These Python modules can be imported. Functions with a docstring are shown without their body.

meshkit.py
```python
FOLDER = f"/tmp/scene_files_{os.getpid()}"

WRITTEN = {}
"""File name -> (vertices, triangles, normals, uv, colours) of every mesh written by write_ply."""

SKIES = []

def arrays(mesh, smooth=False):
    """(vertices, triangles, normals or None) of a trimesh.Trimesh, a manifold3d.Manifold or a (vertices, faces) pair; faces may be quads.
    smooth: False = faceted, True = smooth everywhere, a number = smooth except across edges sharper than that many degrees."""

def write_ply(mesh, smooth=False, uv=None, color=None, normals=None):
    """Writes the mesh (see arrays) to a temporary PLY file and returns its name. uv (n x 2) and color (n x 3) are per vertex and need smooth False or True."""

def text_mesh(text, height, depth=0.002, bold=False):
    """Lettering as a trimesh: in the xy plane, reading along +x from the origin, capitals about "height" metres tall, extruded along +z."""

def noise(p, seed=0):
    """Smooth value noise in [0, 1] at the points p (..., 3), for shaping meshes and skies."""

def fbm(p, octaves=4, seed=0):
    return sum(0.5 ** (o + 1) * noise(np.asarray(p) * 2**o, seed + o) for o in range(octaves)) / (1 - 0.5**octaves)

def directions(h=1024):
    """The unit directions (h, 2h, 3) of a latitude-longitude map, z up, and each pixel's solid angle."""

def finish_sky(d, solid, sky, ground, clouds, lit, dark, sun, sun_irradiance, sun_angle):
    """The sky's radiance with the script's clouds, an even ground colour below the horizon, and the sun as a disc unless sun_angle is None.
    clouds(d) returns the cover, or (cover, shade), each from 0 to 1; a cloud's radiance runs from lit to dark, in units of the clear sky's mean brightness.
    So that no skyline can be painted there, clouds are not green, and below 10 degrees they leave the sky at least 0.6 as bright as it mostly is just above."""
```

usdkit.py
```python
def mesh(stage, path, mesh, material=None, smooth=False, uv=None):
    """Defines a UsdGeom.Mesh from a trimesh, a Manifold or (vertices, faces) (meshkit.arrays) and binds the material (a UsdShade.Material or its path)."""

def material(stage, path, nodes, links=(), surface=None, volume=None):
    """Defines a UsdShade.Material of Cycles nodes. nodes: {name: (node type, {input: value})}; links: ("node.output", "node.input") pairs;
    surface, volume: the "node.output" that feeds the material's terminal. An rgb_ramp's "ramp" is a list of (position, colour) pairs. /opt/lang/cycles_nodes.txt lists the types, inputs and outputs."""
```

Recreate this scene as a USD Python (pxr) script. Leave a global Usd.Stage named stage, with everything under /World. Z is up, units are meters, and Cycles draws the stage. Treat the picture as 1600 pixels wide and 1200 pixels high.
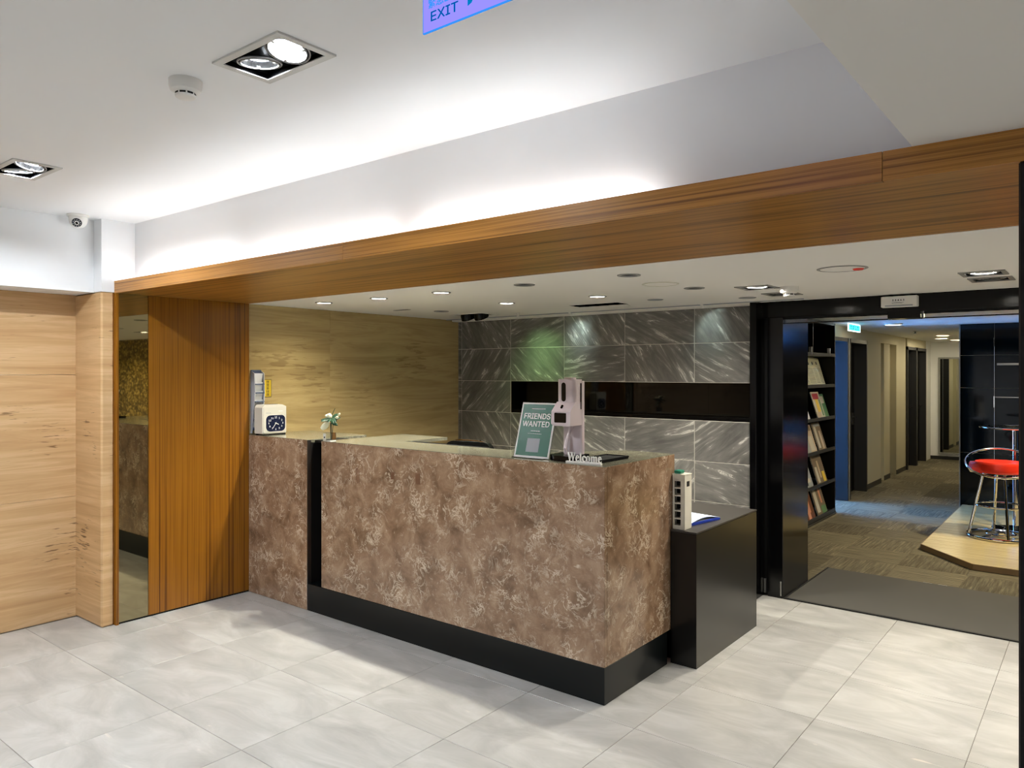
import math, random
import numpy as np
import trimesh
from shapely.geometry import Polygon, Point, box as sbox
import meshkit, usdkit
from pxr import Usd, UsdGeom, UsdLux, UsdShade, Gf, Sdf

random.seed(7)
stage = Usd.Stage.CreateInMemory()
UsdGeom.SetStageUpAxis(stage, UsdGeom.Tokens.z)
UsdGeom.SetStageMetersPerUnit(stage, 1.0)
world = UsdGeom.Xform.Define(stage, "/World")
stage.SetDefaultPrim(world.GetPrim())
UsdGeom.Scope.Define(stage, "/World/Looks")

# ------------------------------------------------------------------ camera, light levels, exposure
cam = UsdGeom.Camera.Define(stage, "/World/camera")
APER = 36.0
cam.CreateHorizontalApertureAttr(APER)
cam.CreateVerticalApertureAttr(APER * 0.75)
cam.CreateFocalLengthAttr(APER * 1168.06 / 1600)
cam.CreateVerticalApertureOffsetAttr(-APER * 17.8 / 1600)
cam.CreateClippingRangeAttr(Gf.Vec2f(0.02, 200))
cam.CreateExposureAttr(1.12)
cx = UsdGeom.Xformable(cam)
cx.AddTranslateOp().Set(Gf.Vec3d(0, 0, 1.6))
cx.AddRotateXYZOp().Set(Gf.Vec3f(90, 0, 38.474))

LAMP = 1000.0        # twin spotlight lamps of the lobby
LAMP_SOFT = 200.0    # the dimmer lamp of a pair
COVE = 15.5         # tubes on top of the wooden beam
ROUND = 1450.0        # small round downlights over the counter
SQUARE = 850.0      # square downlights by the doorway
CORR = 62.0         # corridor lamps
BLUE = 40.0          # unseen blue window that lights the side room
SIGN = 0.58

amb = UsdLux.DomeLight.Define(stage, "/World/sky")  # dim, even ambient light added as fill
amb.CreateIntensityAttr(0.02)
amb.CreateColorAttr(Gf.Vec3f(0.8, 0.9, 1.0))


def lin(r, g, b):
    return tuple(((c / 255 / 12.92) if c / 255 <= 0.04045 else ((c / 255 + 0.055) / 1.055) ** 2.4) for c in (r, g, b))


def mat(name, nodes, links=(), surface="p.BSDF"):
    return usdkit.material(stage, "/World/Looks/" + name, nodes, links, surface=surface)


def plain(name, rgb, rough=0.5, metallic=0.0, spec=0.5, **kw):
    return mat(name, {"p": ("principled_bsdf", dict(base_color=lin(*rgb), roughness=rough, metallic=metallic, specular_ior_level=spec, **kw))})


def glow(name, rgb, strength):
    return mat(name, {"e": ("emission", dict(color=lin(*rgb), strength=strength))}, surface="e.emission")


# ------------------------------------------------------------------ materials
M = {}
M["white"] = plain("white_paint", (236, 237, 238), 0.75)
M["soffit"] = plain("white_soffit_paint", (236, 233, 228), 0.8)
M["cream"] = plain("cream_paint", (190, 183, 157), 0.7)
M["black"] = plain("black_gloss", (5, 5, 6), 0.16, 0.0, 0.25)
M["blackmat"] = plain("black_satin", (10, 10, 10), 0.42, 0.0, 0.3)
M["cabinet"] = plain("black_laminate", (15, 14, 13), 0.24)
M["cabtop"] = plain("charcoal_laminate", (58, 55, 52), 0.4)
M["darkgap"] = plain("black_recess", (12, 8, 8), 0.6)
M["plinth"] = plain("blue_black_plinth", (7, 12, 13), 0.24, 0.0, 0.32)
M["chrome"] = plain("chrome", (225, 225, 225), 0.08, 1.0)
M["steel"] = plain("brushed_steel", (170, 170, 168), 0.3, 1.0)
M["alu"] = plain("grey_aluminium_frame", (150, 150, 148), 0.45, 0.3)
M["reflector"] = plain("lamp_reflector", (70, 70, 70), 0.22, 1.0)
M["cream_plastic"] = plain("cream_plastic", (216, 212, 198), 0.4)
M["pinkwhite"] = plain("pinkish_white_plastic", (222, 208, 212), 0.38)
M["offwhite"] = plain("off_white_plastic", (232, 230, 225), 0.45)
M["paper"] = plain("white_paper", (232, 232, 230), 0.7)
M["greypaper"] = plain("grey_paper", (168, 172, 178), 0.7)
M["bluegrey"] = plain("blue_grey_plastic", (84, 96, 120), 0.45)
M["navy"] = plain("navy_dial", (16, 24, 52), 0.25)
M["yellow"] = plain("yellow_sticker", (222, 190, 40), 0.5)
M["ink"] = plain("black_ink", (18, 18, 18), 0.6)
M["green"] = plain("poster_green", (40, 102, 80), 0.35)
M["greenplastic"] = plain("green_plastic", (20, 120, 95), 0.4)
M["red"] = plain("red_vinyl", (214, 48, 30), 0.32)
M["redplastic"] = plain("red_plastic", (190, 60, 70), 0.4)
M["blue"] = plain("blue_folder", (30, 60, 170), 0.35)
M["paleblue"] = plain("pale_blue_paper", (196, 214, 248), 0.55)
M["traymat"] = plain("matt_black_tray", (8, 8, 8), 0.7, 0.0, 0.05)
M["tape"] = plain("brown_tape", (112, 78, 54), 0.5)
M["boardedge"] = plain("brown_board_edge", (124, 100, 66), 0.6)
M["frame"] = plain("pale_grey_frame", (200, 200, 196), 0.45, 0.1)
M["columngloss"] = plain("black_column_gloss", (4, 4, 5), 0.16, 0.0, 0.45)
M["mat"] = plain("dark_grey_entrance_mat", (76, 74, 70), 0.85)
M["mirror"] = plain("bronze_mirror", (166, 156, 124), 0.02, 1.0)
M["glassmirror"] = plain("silver_mirror", (205, 208, 200), 0.02, 1.0)
M["darkglass"] = plain("black_mirror_glass", (3, 3, 3), 0.03, 0.0, 0.22)
M["teal"] = plain("dark_teal_glass", (3, 6, 8), 0.05, 0.0, 0.32)
M["door"] = plain("dark_door_veneer", (5, 5, 5), 0.4, 0.0, 0.15)
M["doorframe"] = plain("dark_grey_door_frame", (40, 40, 42), 0.4)
M["bluewall"] = plain("blue_room_paint", (200, 206, 216), 0.7)
M["leaf"] = plain("artificial_leaf", (24, 64, 40), 0.5)
M["stem"] = plain("dark_stem", (32, 44, 26), 0.5)
M["petal"] = plain("cream_petal", (240, 238, 206), 0.5)
M["news"] = plain("newsprint", (206, 206, 176), 0.8)
M["newsink"] = plain("newsprint_ink", (70, 70, 66), 0.8)
M["glass"] = mat("clear_glass", {"f": ("fresnel", {"IOR": 1.45}), "t": ("transparent_bsdf", {"color": (0.93, 0.96, 0.95)}), "g": ("glossy_bsdf", {"roughness": 0.02, "color": (0.9, 0.9, 0.9)}), "m": ("mix_closure", {})},
                 [("f.fac", "m.fac"), ("t.BSDF", "m.closure1"), ("g.BSDF", "m.closure2")], "m.closure")
M["lamp"] = glow("lamp_bright", (240, 247, 255), LAMP)
M["lampsoft"] = glow("lamp_dim", (240, 247, 255), LAMP_SOFT)
M["cove"] = glow("cove_tube_glow", (244, 250, 255), COVE)
M["roundlamp"] = glow("round_lamp_glow", (255, 249, 232), ROUND)
M["loungelamp"] = glow("unseen_lounge_lamp_glow", (255, 238, 196), 420.0)
M["roundsoft"] = glow("round_lamp_dim_glow", (255, 249, 232), ROUND * 0.28)
M["squarelamp"] = glow("square_lamp_glow", (255, 247, 234), SQUARE)
M["corrlamp"] = glow("corridor_lamp_glow", (255, 240, 204), CORR)
M["spotlamp"] = glow("cool_spot_glow", (226, 255, 248), 1000.0)
M["spotgreen"] = glow("green_spot_glow", (190, 255, 165), 2600.0)
M["signface"] = glow("violet_sign_face", (141, 133, 255), SIGN)
M["signcyan"] = glow("cyan_sign_face", (60, 226, 250), 1.1)
M["signwhite"] = glow("sign_white_border", (225, 250, 255), 1.0)
M["bluelamp"] = glow("unseen_blue_glow", (40, 140, 255), 1.0)
M["bluewindow"] = glow("unseen_blue_window_glow", (100, 172, 255), BLUE)
M["signink"] = glow("sign_blue_ink", (0, 88, 168), 0.5)
M["signink2"] = glow("sign_teal_ink", (0, 122, 190), 0.5)
M["signpale"] = glow("sign_light_blue_ink", (54, 146, 246), 0.5)
M["signcyanink"] = plain("sign_cyan_ink", (20, 130, 160), 0.5)


def stone(name, scale, stops, rough, bump=0.0, pits=0.0, detail=6.0, dist=0.4, pitcol=(110, 78, 45), spec=0.5, rnd=True):
    """Banded stone: stretched noise in world space, shifted a little from slab to slab."""
    nodes = {"g": ("geometry", {}), "o": ("object_info", {}), "mp": ("mapping", {"scale": scale}), "off": ("vector_math", {"math_type": "scale", "vector1": (7.3, 3.1, 5.7)}), "add": ("vector_math", {"math_type": "add"}),
             "n": ("noise_texture", {"scale": 1.0, "detail": detail, "roughness": 0.62, "distortion": dist}), "r": ("rgb_ramp", {"ramp": [(a, lin(*c)) for a, c in stops]}),
             "p": ("principled_bsdf", {"roughness": rough, "specular_ior_level": spec})}
    links = [("g.position", "mp.vector"), ("mp.vector", "add.vector1"), ("o.random", "off.scale"), ("add.vector", "n.vector"), ("n.fac", "r.fac")]
    if rnd:
        links.append(("off.vector", "add.vector2"))
    col = "r.color"
    if pits:
        nodes |= {"mp2": ("mapping", {"scale": (scale[0] * 9 if scale[0] < 8 else scale[0] * 2, scale[1] * 9 if scale[1] < 8 else scale[1] * 2, scale[2] * 4.5)}), "n2": ("noise_texture", {"scale": 1.0, "detail": 3.0, "roughness": 0.5}),
                  "n3": ("noise_texture", {"scale": 2.2, "detail": 2.0}), "mul": ("math", {"math_type": "multiply"}), "r2": ("rgb_ramp", {"ramp": [(0.0, (0, 0, 0)), (0.355, (0, 0, 0)), (0.41, (pits,) * 3), (1, (pits,) * 3)]}),
                  "mx": ("mix_color", {"b": lin(*pitcol)})}
        links += [("g.position", "mp2.vector"), ("mp2.vector", "n2.vector"), ("g.position", "n3.vector"), ("n2.fac", "mul.value1"), ("n3.fac", "mul.value2"), ("mul.value", "r2.fac"), ("r2.color", "mx.fac"), (col, "mx.a")]
        col = "mx.result"
    links.append((col, "p.base_color"))
    if bump:
        nodes["b"] = ("bump", {"strength": bump, "distance": 0.002})
        links += [("n.fac", "b.height"), ("b.normal", "p.normal")]
    return mat(name, nodes, links)


M["travertine"] = stone("travertine", (0.9, 0.9, 17), [(0.25, (184, 144, 98)), (0.42, (200, 161, 114)), (0.52, (208, 171, 124)), (0.6, (217, 182, 137)), (0.68, (204, 166, 118)), (0.8, (190, 150, 102))], 0.36, 0.15, 0.9, 9.0, 0.8)
M["travertine2"] = stone("polished_travertine", (0.8, 0.8, 11), [(0.25, (160, 136, 90)), (0.42, (180, 156, 106)), (0.55, (194, 171, 120)), (0.66, (178, 153, 104)), (0.8, (166, 141, 94))], 0.14, 0.0, 0.35, 7.0, 1.0)
M["wood_v"] = stone("teak_vertical_grain", (52, 52, 0.3), [(0.30, (84, 46, 6)), (0.40, (116, 68, 11)), (0.46, (142, 90, 18)), (0.54, (156, 101, 23)), (0.60, (130, 80, 14)), (0.66, (150, 96, 21)), (0.75, (104, 60, 9))], 0.3, 0.0, 0.0, 4, 0.0)
M["wood_h"] = stone("teak_horizontal_grain", (0.45, 22, 70), [(0.30, (104, 64, 16)), (0.40, (142, 94, 32)), (0.47, (172, 118, 48)), (0.55, (184, 128, 56)), (0.61, (152, 102, 36)), (0.75, (170, 116, 46))], 0.3, 0.0, 0.0, 5, 0.1)
M["plank"] = stone("pale_oak_plank", (1.6, 26, 26), [(0.25, (158, 142, 102)), (0.5, (184, 168, 124)), (0.75, (200, 186, 142))], 0.3, 0.0, 0.0, 5, 0.2)
M["mosaic"] = mat("gold_mosaic", {"g": ("geometry", {}), "v": ("voronoi_texture", {"scale": 34.0}), "r": ("rgb_ramp", {"ramp": [(0, lin(70, 56, 20)), (0.6, lin(140, 112, 44)), (1, lin(226, 200, 110))]}), "s": ("separate_color", {}), "p": ("principled_bsdf", {"roughness": 0.3, "metallic": 0.4})},
                  [("g.position", "v.vector"), ("v.color", "s.color"), ("s.r", "r.fac"), ("r.color", "p.base_color")])


def marble(name, base, dark, light, vein, rough, blot=0.8):
    nodes = {"g": ("geometry", {}), "n": ("noise_texture", {"scale": 8.0, "detail": 8.0, "roughness": 0.64, "distortion": 0.5}), "r": ("rgb_ramp", {"ramp": [(0.28, lin(*dark)), (0.5, lin(*base)), (0.72, lin(*light))]}),
             "n1": ("noise_texture", {"scale": 12.0, "detail": 8.0, "roughness": 0.7, "distortion": 0.7}), "r1": ("rgb_ramp", {"ramp": [(0, (0, 0, 0)), (0.468, (0, 0, 0)), (0.5, (1, 1, 1)), (0.532, (0, 0, 0)), (1, (0, 0, 0))]}),
             "n2": ("noise_texture", {"scale": 5.5, "detail": 5.0, "roughness": 0.6}), "r2": ("rgb_ramp", {"ramp": [(0.45, (0, 0, 0)), (0.62, (1, 1, 1))]}), "mul": ("math", {"math_type": "multiply"}),
             "n4": ("noise_texture", {"scale": 26.0, "detail": 5.0, "roughness": 0.65, "distortion": 0.8}), "r4": ("rgb_ramp", {"ramp": [(0.6, (0, 0, 0)), (0.76, (blot,) * 3)]}), "mx2": ("math", {"math_type": "maximum"}),
             "mx": ("mix_color", {"b": lin(*vein)}), "p": ("principled_bsdf", {"roughness": rough})}
    links = [("g.position", a + ".vector") for a in ("n", "n1", "n2", "n4")] + [("n.fac", "r.fac"), ("n1.fac", "r1.fac"), ("n2.fac", "r2.fac"), ("n4.fac", "r4.fac"), ("r1.color", "mul.value1"), ("r2.color", "mul.value2"), ("mul.value", "mx2.value1"), ("r4.color", "mx2.value2"),
             ("mx2.value", "mx.fac"), ("r.color", "mx.a"), ("mx.result", "p.base_color")]
    return mat(name, nodes, links)


M["marble"] = marble("brown_marble", (143, 114, 90), (104, 80, 59), (176, 148, 121), (222, 204, 180), 0.14)
M["marbletop"] = marble("brown_marble_top", (116, 114, 98), (104, 101, 86), (130, 128, 110), (150, 148, 130), 0.1, 0.05)

# grey slate-look tile: diagonal light streaks, different on every tile
M["slate"] = mat("grey_slate_tile", {
    "g": ("geometry", {}), "o": ("object_info", {}), "off": ("vector_math", {"math_type": "scale", "vector1": (9.0, 4.0, 6.0)}), "rot": ("vector_rotate", {"rotate_type": "y_axis"}), "ang": ("map_range", {"from_min": 0.0, "from_max": 1.0, "to_min": -1.0, "to_max": 1.0}),
    "add": ("vector_math", {"math_type": "add"}), "mp": ("mapping", {"scale": (1.7, 1.7, 10.0)}), "n": ("noise_texture", {"scale": 1.0, "detail": 7.0, "roughness": 0.65, "distortion": 1.4}),
    "r": ("rgb_ramp", {"ramp": [(0.25, lin(96, 95, 93)), (0.46, lin(128, 126, 122)), (0.55, lin(146, 144, 139)), (0.585, lin(228, 225, 218)), (0.61, lin(150, 148, 143)), (0.635, lin(220, 217, 210)), (0.66, lin(140, 138, 133)), (0.70, lin(206, 203, 196)), (0.74, lin(130, 128, 124))]}),
    "n2": ("noise_texture", {"scale": 3.0, "detail": 3.0}), "n5": ("noise_texture", {"scale": 3.4, "detail": 2.0}), "r5": ("rgb_ramp", {"ramp": [(0.48, (0, 0, 0)), (0.6, (1, 1, 1))]}), "r6": ("rgb_ramp", {"ramp": [(0.3, lin(100, 99, 97)), (0.55, lin(128, 126, 122)), (0.8, lin(150, 148, 144))]}), "mix6": ("mix_color", {}), "r2": ("rgb_ramp", {"ramp": [(0.3, (0.75, 0.75, 0.75)), (0.7, (1.12, 1.12, 1.12))]}), "mul": ("mix_color", {"blend_type": "multiply", "fac": 1.0, "use_clamp": False}),
    "b": ("bump", {"strength": 0.35, "distance": 0.002}), "p": ("principled_bsdf", {"roughness": 0.27})},
    [("g.position", "rot.vector"), ("o.random", "ang.value"), ("ang.result", "rot.angle"), ("rot.vector", "mp.vector"), ("mp.vector", "add.vector1"), ("o.random", "off.scale"), ("off.vector", "add.vector2"), ("add.vector", "n.vector"), ("n.fac", "r.fac"),
     ("g.position", "n2.vector"), ("n2.fac", "r2.fac"), ("add.vector", "n5.vector"), ("n5.fac", "r5.fac"), ("n.fac", "r6.fac"), ("r5.color", "mix6.fac"), ("r6.color", "mix6.a"), ("r.color", "mix6.b"), ("mix6.result", "mul.a"), ("r2.color", "mul.b"), ("mul.result", "p.base_color"), ("n.fac", "b.height"), ("b.normal", "p.normal")])
M["grout"] = plain("pale_grout", (208, 204, 194), 0.8)
M["floorgrout"] = plain("floor_joint", (118, 112, 104), 0.8)
# pale polished floor tile
M["tile"] = mat("pale_floor_tile", {
    "g": ("geometry", {}), "o": ("object_info", {}), "off": ("vector_math", {"math_type": "scale", "vector1": (5.0, 8.0, 0.0)}), "add": ("vector_math", {"math_type": "add"}), "mp": ("mapping", {"scale": (1.3, 3.2, 1.0)}),
    "n": ("noise_texture", {"scale": 1.6, "detail": 6.0, "roughness": 0.6, "distortion": 0.8}), "r": ("rgb_ramp", {"ramp": [(0.25, lin(154, 153, 149)), (0.5, lin(174, 173, 169)), (0.75, lin(194, 194, 191))]}),
    "n1": ("noise_texture", {"scale": 2.6, "detail": 5.0, "distortion": 1.6}), "r1": ("rgb_ramp", {"ramp": [(0.70, (0, 0, 0)), (0.78, (0.6, 0.6, 0.6))]}), "mx": ("mix_color", {"b": lin(224, 216, 202)}),
    "p": ("principled_bsdf", {"roughness": 0.3, "specular_ior_level": 0.4})},
    [("g.position", "mp.vector"), ("mp.vector", "add.vector1"), ("o.random", "off.scale"), ("off.vector", "add.vector2"), ("add.vector", "n.vector"), ("n.fac", "r.fac"), ("add.vector", "n1.vector"), ("n1.fac", "r1.fac"), ("r1.color", "mx.fac"), ("r.color", "mx.a"), ("mx.result", "p.base_color")])


def carpet(name, scale):
    return mat(name, {"g": ("geometry", {}), "o": ("object_info", {}), "mp": ("mapping", {"scale": scale}), "n": ("noise_texture", {"scale": 1.0, "detail": 4.0, "roughness": 0.7}),
                      "r": ("rgb_ramp", {"ramp": [(0.3, lin(86, 80, 66)), (0.5, lin(112, 105, 88)), (0.66, lin(136, 128, 106)), (0.74, lin(178, 168, 138))]}),
                      "v": ("map_range", {"from_min": 0.0, "from_max": 1.0, "to_min": 0.72, "to_max": 1.15}), "h": ("hsv", {"hue": 0.5, "saturation": 1.0, "fac": 1.0}), "p": ("principled_bsdf", {"roughness": 0.95, "specular_ior_level": 0.1})},
               [("g.position", "mp.vector"), ("mp.vector", "n.vector"), ("n.fac", "r.fac"), ("o.random", "v.value"), ("v.result", "h.value"), ("r.color", "h.color"), ("h.color", "p.base_color")])


M["carpet_x"] = carpet("carpet_tile_lengthwise", (3, 60, 1))
M["carpet_y"] = carpet("carpet_tile_crosswise", (60, 3, 1))

# ------------------------------------------------------------------ mesh helpers
def box(x0, x1, y0, y1, z0, z1, b=0.0):
    if not b:
        m = trimesh.creation.box((x1 - x0, y1 - y0, z1 - z0))
        m.apply_translation(((x0 + x1) / 2, (y0 + y1) / 2, (z0 + z1) / 2))
        return m
    b = min(b, (x1 - x0) * 0.45, (y1 - y0) * 0.45, (z1 - z0) * 0.45)
    pts = []
    for X, sx in ((x0, 1), (x1, -1)):
        for Y, sy in ((y0, 1), (y1, -1)):
            for Z, sz in ((z0, 1), (z1, -1)):
                pts += [(X, Y + sy * b, Z + sz * b), (X + sx * b, Y, Z + sz * b), (X + sx * b, Y + sy * b, Z)]
    return trimesh.Trimesh(pts).convex_hull


def tile_mesh(x0, x1, y0, y1, z0, z1, b=0.0012):
    """A floor tile: top edges chamfered."""
    p = [(x0, y0, z0), (x1, y0, z0), (x1, y1, z0), (x0, y1, z0), (x0, y0, z1 - b), (x1, y0, z1 - b), (x1, y1, z1 - b), (x0, y1, z1 - b),
         (x0 + b, y0 + b, z1), (x1 - b, y0 + b, z1), (x1 - b, y1 - b, z1), (x0 + b, y1 - b, z1)]
    return trimesh.Trimesh(p).convex_hull


def join(*ms):
    return trimesh.util.concatenate(list(ms))


def lathe(profile, n=32):
    return trimesh.creation.revolve(np.array(profile, float), sections=n)


def cyl(r, z0, z1, n=24, at=(0, 0)):
    m = trimesh.creation.cylinder(radius=r, height=z1 - z0, sections=n)
    m.apply_translation((at[0], at[1], (z0 + z1) / 2))
    return m


def tube(pts, r, n=10, closed=False):
    """A round tube along a polyline; r a number or one per point."""
    P = np.array(pts, float)
    R = np.full(len(P), r) if np.ndim(r) == 0 else np.array(r, float)
    if closed:
        T = np.roll(P, -1, 0) - np.roll(P, 1, 0)
    else:
        T = np.gradient(P, axis=0)
    T /= np.linalg.norm(T, axis=1, keepdims=True)
    u = np.cross(T[0], (0, 0, 1.0))
    if np.linalg.norm(u) < 1e-3:
        u = np.cross(T[0], (1.0, 0, 0))
    u /= np.linalg.norm(u)
    rings = []
    for p, t, rr in zip(P, T, R):
        u = u - t * (u @ t)
        u /= np.linalg.norm(u)
        w = np.cross(t, u)
        a = np.linspace(0, 2 * math.pi, n, endpoint=False)
        rings.append(p + rr * (np.cos(a)[:, None] * u + np.sin(a)[:, None] * w))
    V = np.vstack(rings)
    F, k = [], len(P)
    for i in range(k if closed else k - 1):
        j = (i + 1) % k
        for a in range(n):
            c = (a + 1) % n
            F += [(i * n + a, i * n + c, j * n + c), (i * n + a, j * n + c, j * n + a)]
    if not closed:
        V = np.vstack([V, P[0], P[-1]])
        for a in range(n):
            c = (a + 1) % n
            F += [(len(V) - 2, c, a), (len(V) - 1, (k - 1) * n + a, (k - 1) * n + c)]
    m = trimesh.Trimesh(V, F, process=False)
    m.fix_normals()
    return m


def circle(r, z, n=40, at=(0, 0), a0=0.0, a1=2 * math.pi, end=False):
    return [(at[0] + r * math.cos(a), at[1] + r * math.sin(a), z) for a in np.linspace(a0, a1, n, endpoint=end)]


def extrude(poly, z0, z1):
    m = trimesh.creation.extrude_polygon(poly, z1 - z0, engine="earcut")
    m.apply_translation((0, 0, z0))
    return m


def rrect(w, h, r):
    return sbox(-w / 2 + r, -h / 2 + r, w / 2 - r, h / 2 - r).buffer(r, quad_segs=6)


def turn(m, axis, deg, about=(0, 0, 0)):
    m = m.copy()
    m.apply_transform(trimesh.transformations.rotation_matrix(math.radians(deg), axis, about))
    return m


def shift(m, x=0, y=0, z=0):
    m = m.copy()
    m.apply_translation((x, y, z))
    return m


def upright(m):
    """A flat xy drawing stood up so that it faces -y: x stays, y becomes z, z becomes -y."""
    return turn(m, (1, 0, 0), 90)


def facing_x(m):
    """A flat xy drawing stood up so that it faces +x and reads along +y."""
    return turn(upright(m), (0, 0, 1), 90)


def glyphs(code, height, depth, cap, fat=0.0):
    ms = []
    for g in code.split("|"):
        rings = [[tuple(map(int, p.split(","))) for p in R.split()] for R in g.split(";")]
        ms.append(trimesh.creation.extrude_polygon(Polygon(rings[0], rings[1:]).buffer(fat), depth * cap / height, engine="earcut"))
    m = join(*ms)
    m.apply_scale(height / cap)
    return m


# ------------------------------------------------------------------ prim helpers
taken = set()


def numbered(parent, name):
    p, k = f"{parent}/{name}", 0
    while p in taken:
        k += 1
        p = f"{parent}/{name}_{k:03d}"
    taken.add(p)
    return p


def tag(prim, label=None, cat=None, group=None, kind=None):
    prim = prim.GetPrim() if hasattr(prim, "GetPrim") else prim
    for k, v in (("label", label), ("category", cat), ("group", group), ("kind", kind)):
        if v:
            prim.SetCustomDataByKey(k, v)
    return prim


def obj(name, mesh, m, parent=None, label=None, smooth=30):
    path = numbered(str(parent.GetPath()) if parent else "/World", name)
    p = usdkit.mesh(stage, path, mesh, M[m], smooth=smooth).GetPrim()
    if label:
        tag(p, label)
    return p


def thing(name, label=None, cat=None, loc=(0, 0, 0), rz=0.0, group=None, kind=None):
    x = UsdGeom.Xform.Define(stage, numbered("/World", name))
    x.AddTranslateOp().Set(Gf.Vec3d(*loc))
    x.AddRotateZOp().Set(float(rz))
    return tag(x.GetPrim(), label, cat, group, kind)


def dup(root, name, loc, rz=0.0, label=None, group=None):
    was = root.GetCustomData()
    r = thing(name, label or was.get("label"), was.get("category"), loc, rz, group or was.get("group"))
    r.GetReferences().AddInternalReference(root.GetPath())
    r.SetInstanceable(True)
    return r


def holder(name):
    """A piece of the setting whose children are its parts."""
    return thing(name, kind="structure")

# ------------------------------------------------------------------ measures of the place (metres)
PX, RX, UX = -4.912, -5.305, -5.03      # left: panel plane, travertine recess, white upper wall
PY, BY, BB = 2.064, 2.142, 3.086        # pilaster front, beam front, beam back
ZB, ZBT, ZU, ZT = 2.103, 2.181, 2.564, 2.108
UY = 2.272                              # white bulkhead above the beam
CY, CB = 3.083, 3.826                   # counter front and back
ZP, ZC = 0.181, 1.146                   # counter: plinth and top
SY, ZA = 5.343, 2.098                   # slate wall, alcove ceiling
XR, YB = 2.6, -3.2                      # right wall, wall behind the viewer
ZCO = 2.17                              # corridor ceiling

# floor
fl = holder("floor")
obj("screed", box(-5.4, XR + 0.1, YB - 0.1, SY, -0.06, -0.0025), "floorgrout", fl)
gx = [-0.45 - 0.605 * k for k in range(9)][::-1] + [-0.45 + 0.605 * k for k in range(1, 7)]
gy = [1.165 + 0.6025 * k for k in range(-8, 8)]
for a, b in zip(gx[:-1], gx[1:]):
    for c, d in zip(gy[:-1], gy[1:]):
        if b < -5.305 or a > XR or c > SY:
            continue
        obj("floor_tile", tile_mesh(max(a, -5.304) + 0.001, min(b, XR) - 0.001, c + 0.001, min(d, SY - 0.01) - 0.001, -0.02, 0), "tile", fl, smooth=False)
obj("corridor_screed", box(-3.0, 1.5, SY, 16.0, -0.06, -0.004), "floorgrout", fl)
k = 0
for i in range(8):
    for j in range(22):
        x0, y0 = -2.86 + 0.5 * i, SY + 0.02 + 0.5 * j
        if y0 > 15.8:
            continue
        obj("carpet_tile", tile_mesh(x0, x0 + 0.499, y0, y0 + 0.499, -0.01, 0, 0.001), "carpet_x" if (i + j) % 2 else "carpet_y", fl, smooth=False)

# left wall of the lobby: travertine slabs, white upper part, pilaster
wl = holder("wall_left")
for z0, z1 in ((0.0, 0.79), (0.79, 1.585), (1.585, ZT)):
    for y0, y1 in ((YB, -1.3), (-1.3, 0.45), (0.45, PY + 0.04)):
        obj("travertine_slab", box(RX - 0.03, RX, y0 + 0.0008, y1 - 0.0008, z0 + 0.0008, z1 - 0.0008, 0.001), "travertine", wl, smooth=False)
obj("backing", box(RX - 0.2, RX - 0.03, YB, 5.6, -0.05, ZU + 0.05), "white", wl)
obj("upper_wall", box(RX - 0.03, UX, YB, PY + 0.05, ZT, ZU + 0.02), "white", wl)
obj("pilaster", box(RX - 0.03, PX - 0.012, PY, BY - 0.001, 0, ZT, 0.009), "travertine", wl)
obj("pilaster_cap", box(RX - 0.03, PX - 0.012, PY, UY + 0.05, ZT, ZU + 0.02, 0.002), "white", wl)

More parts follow.
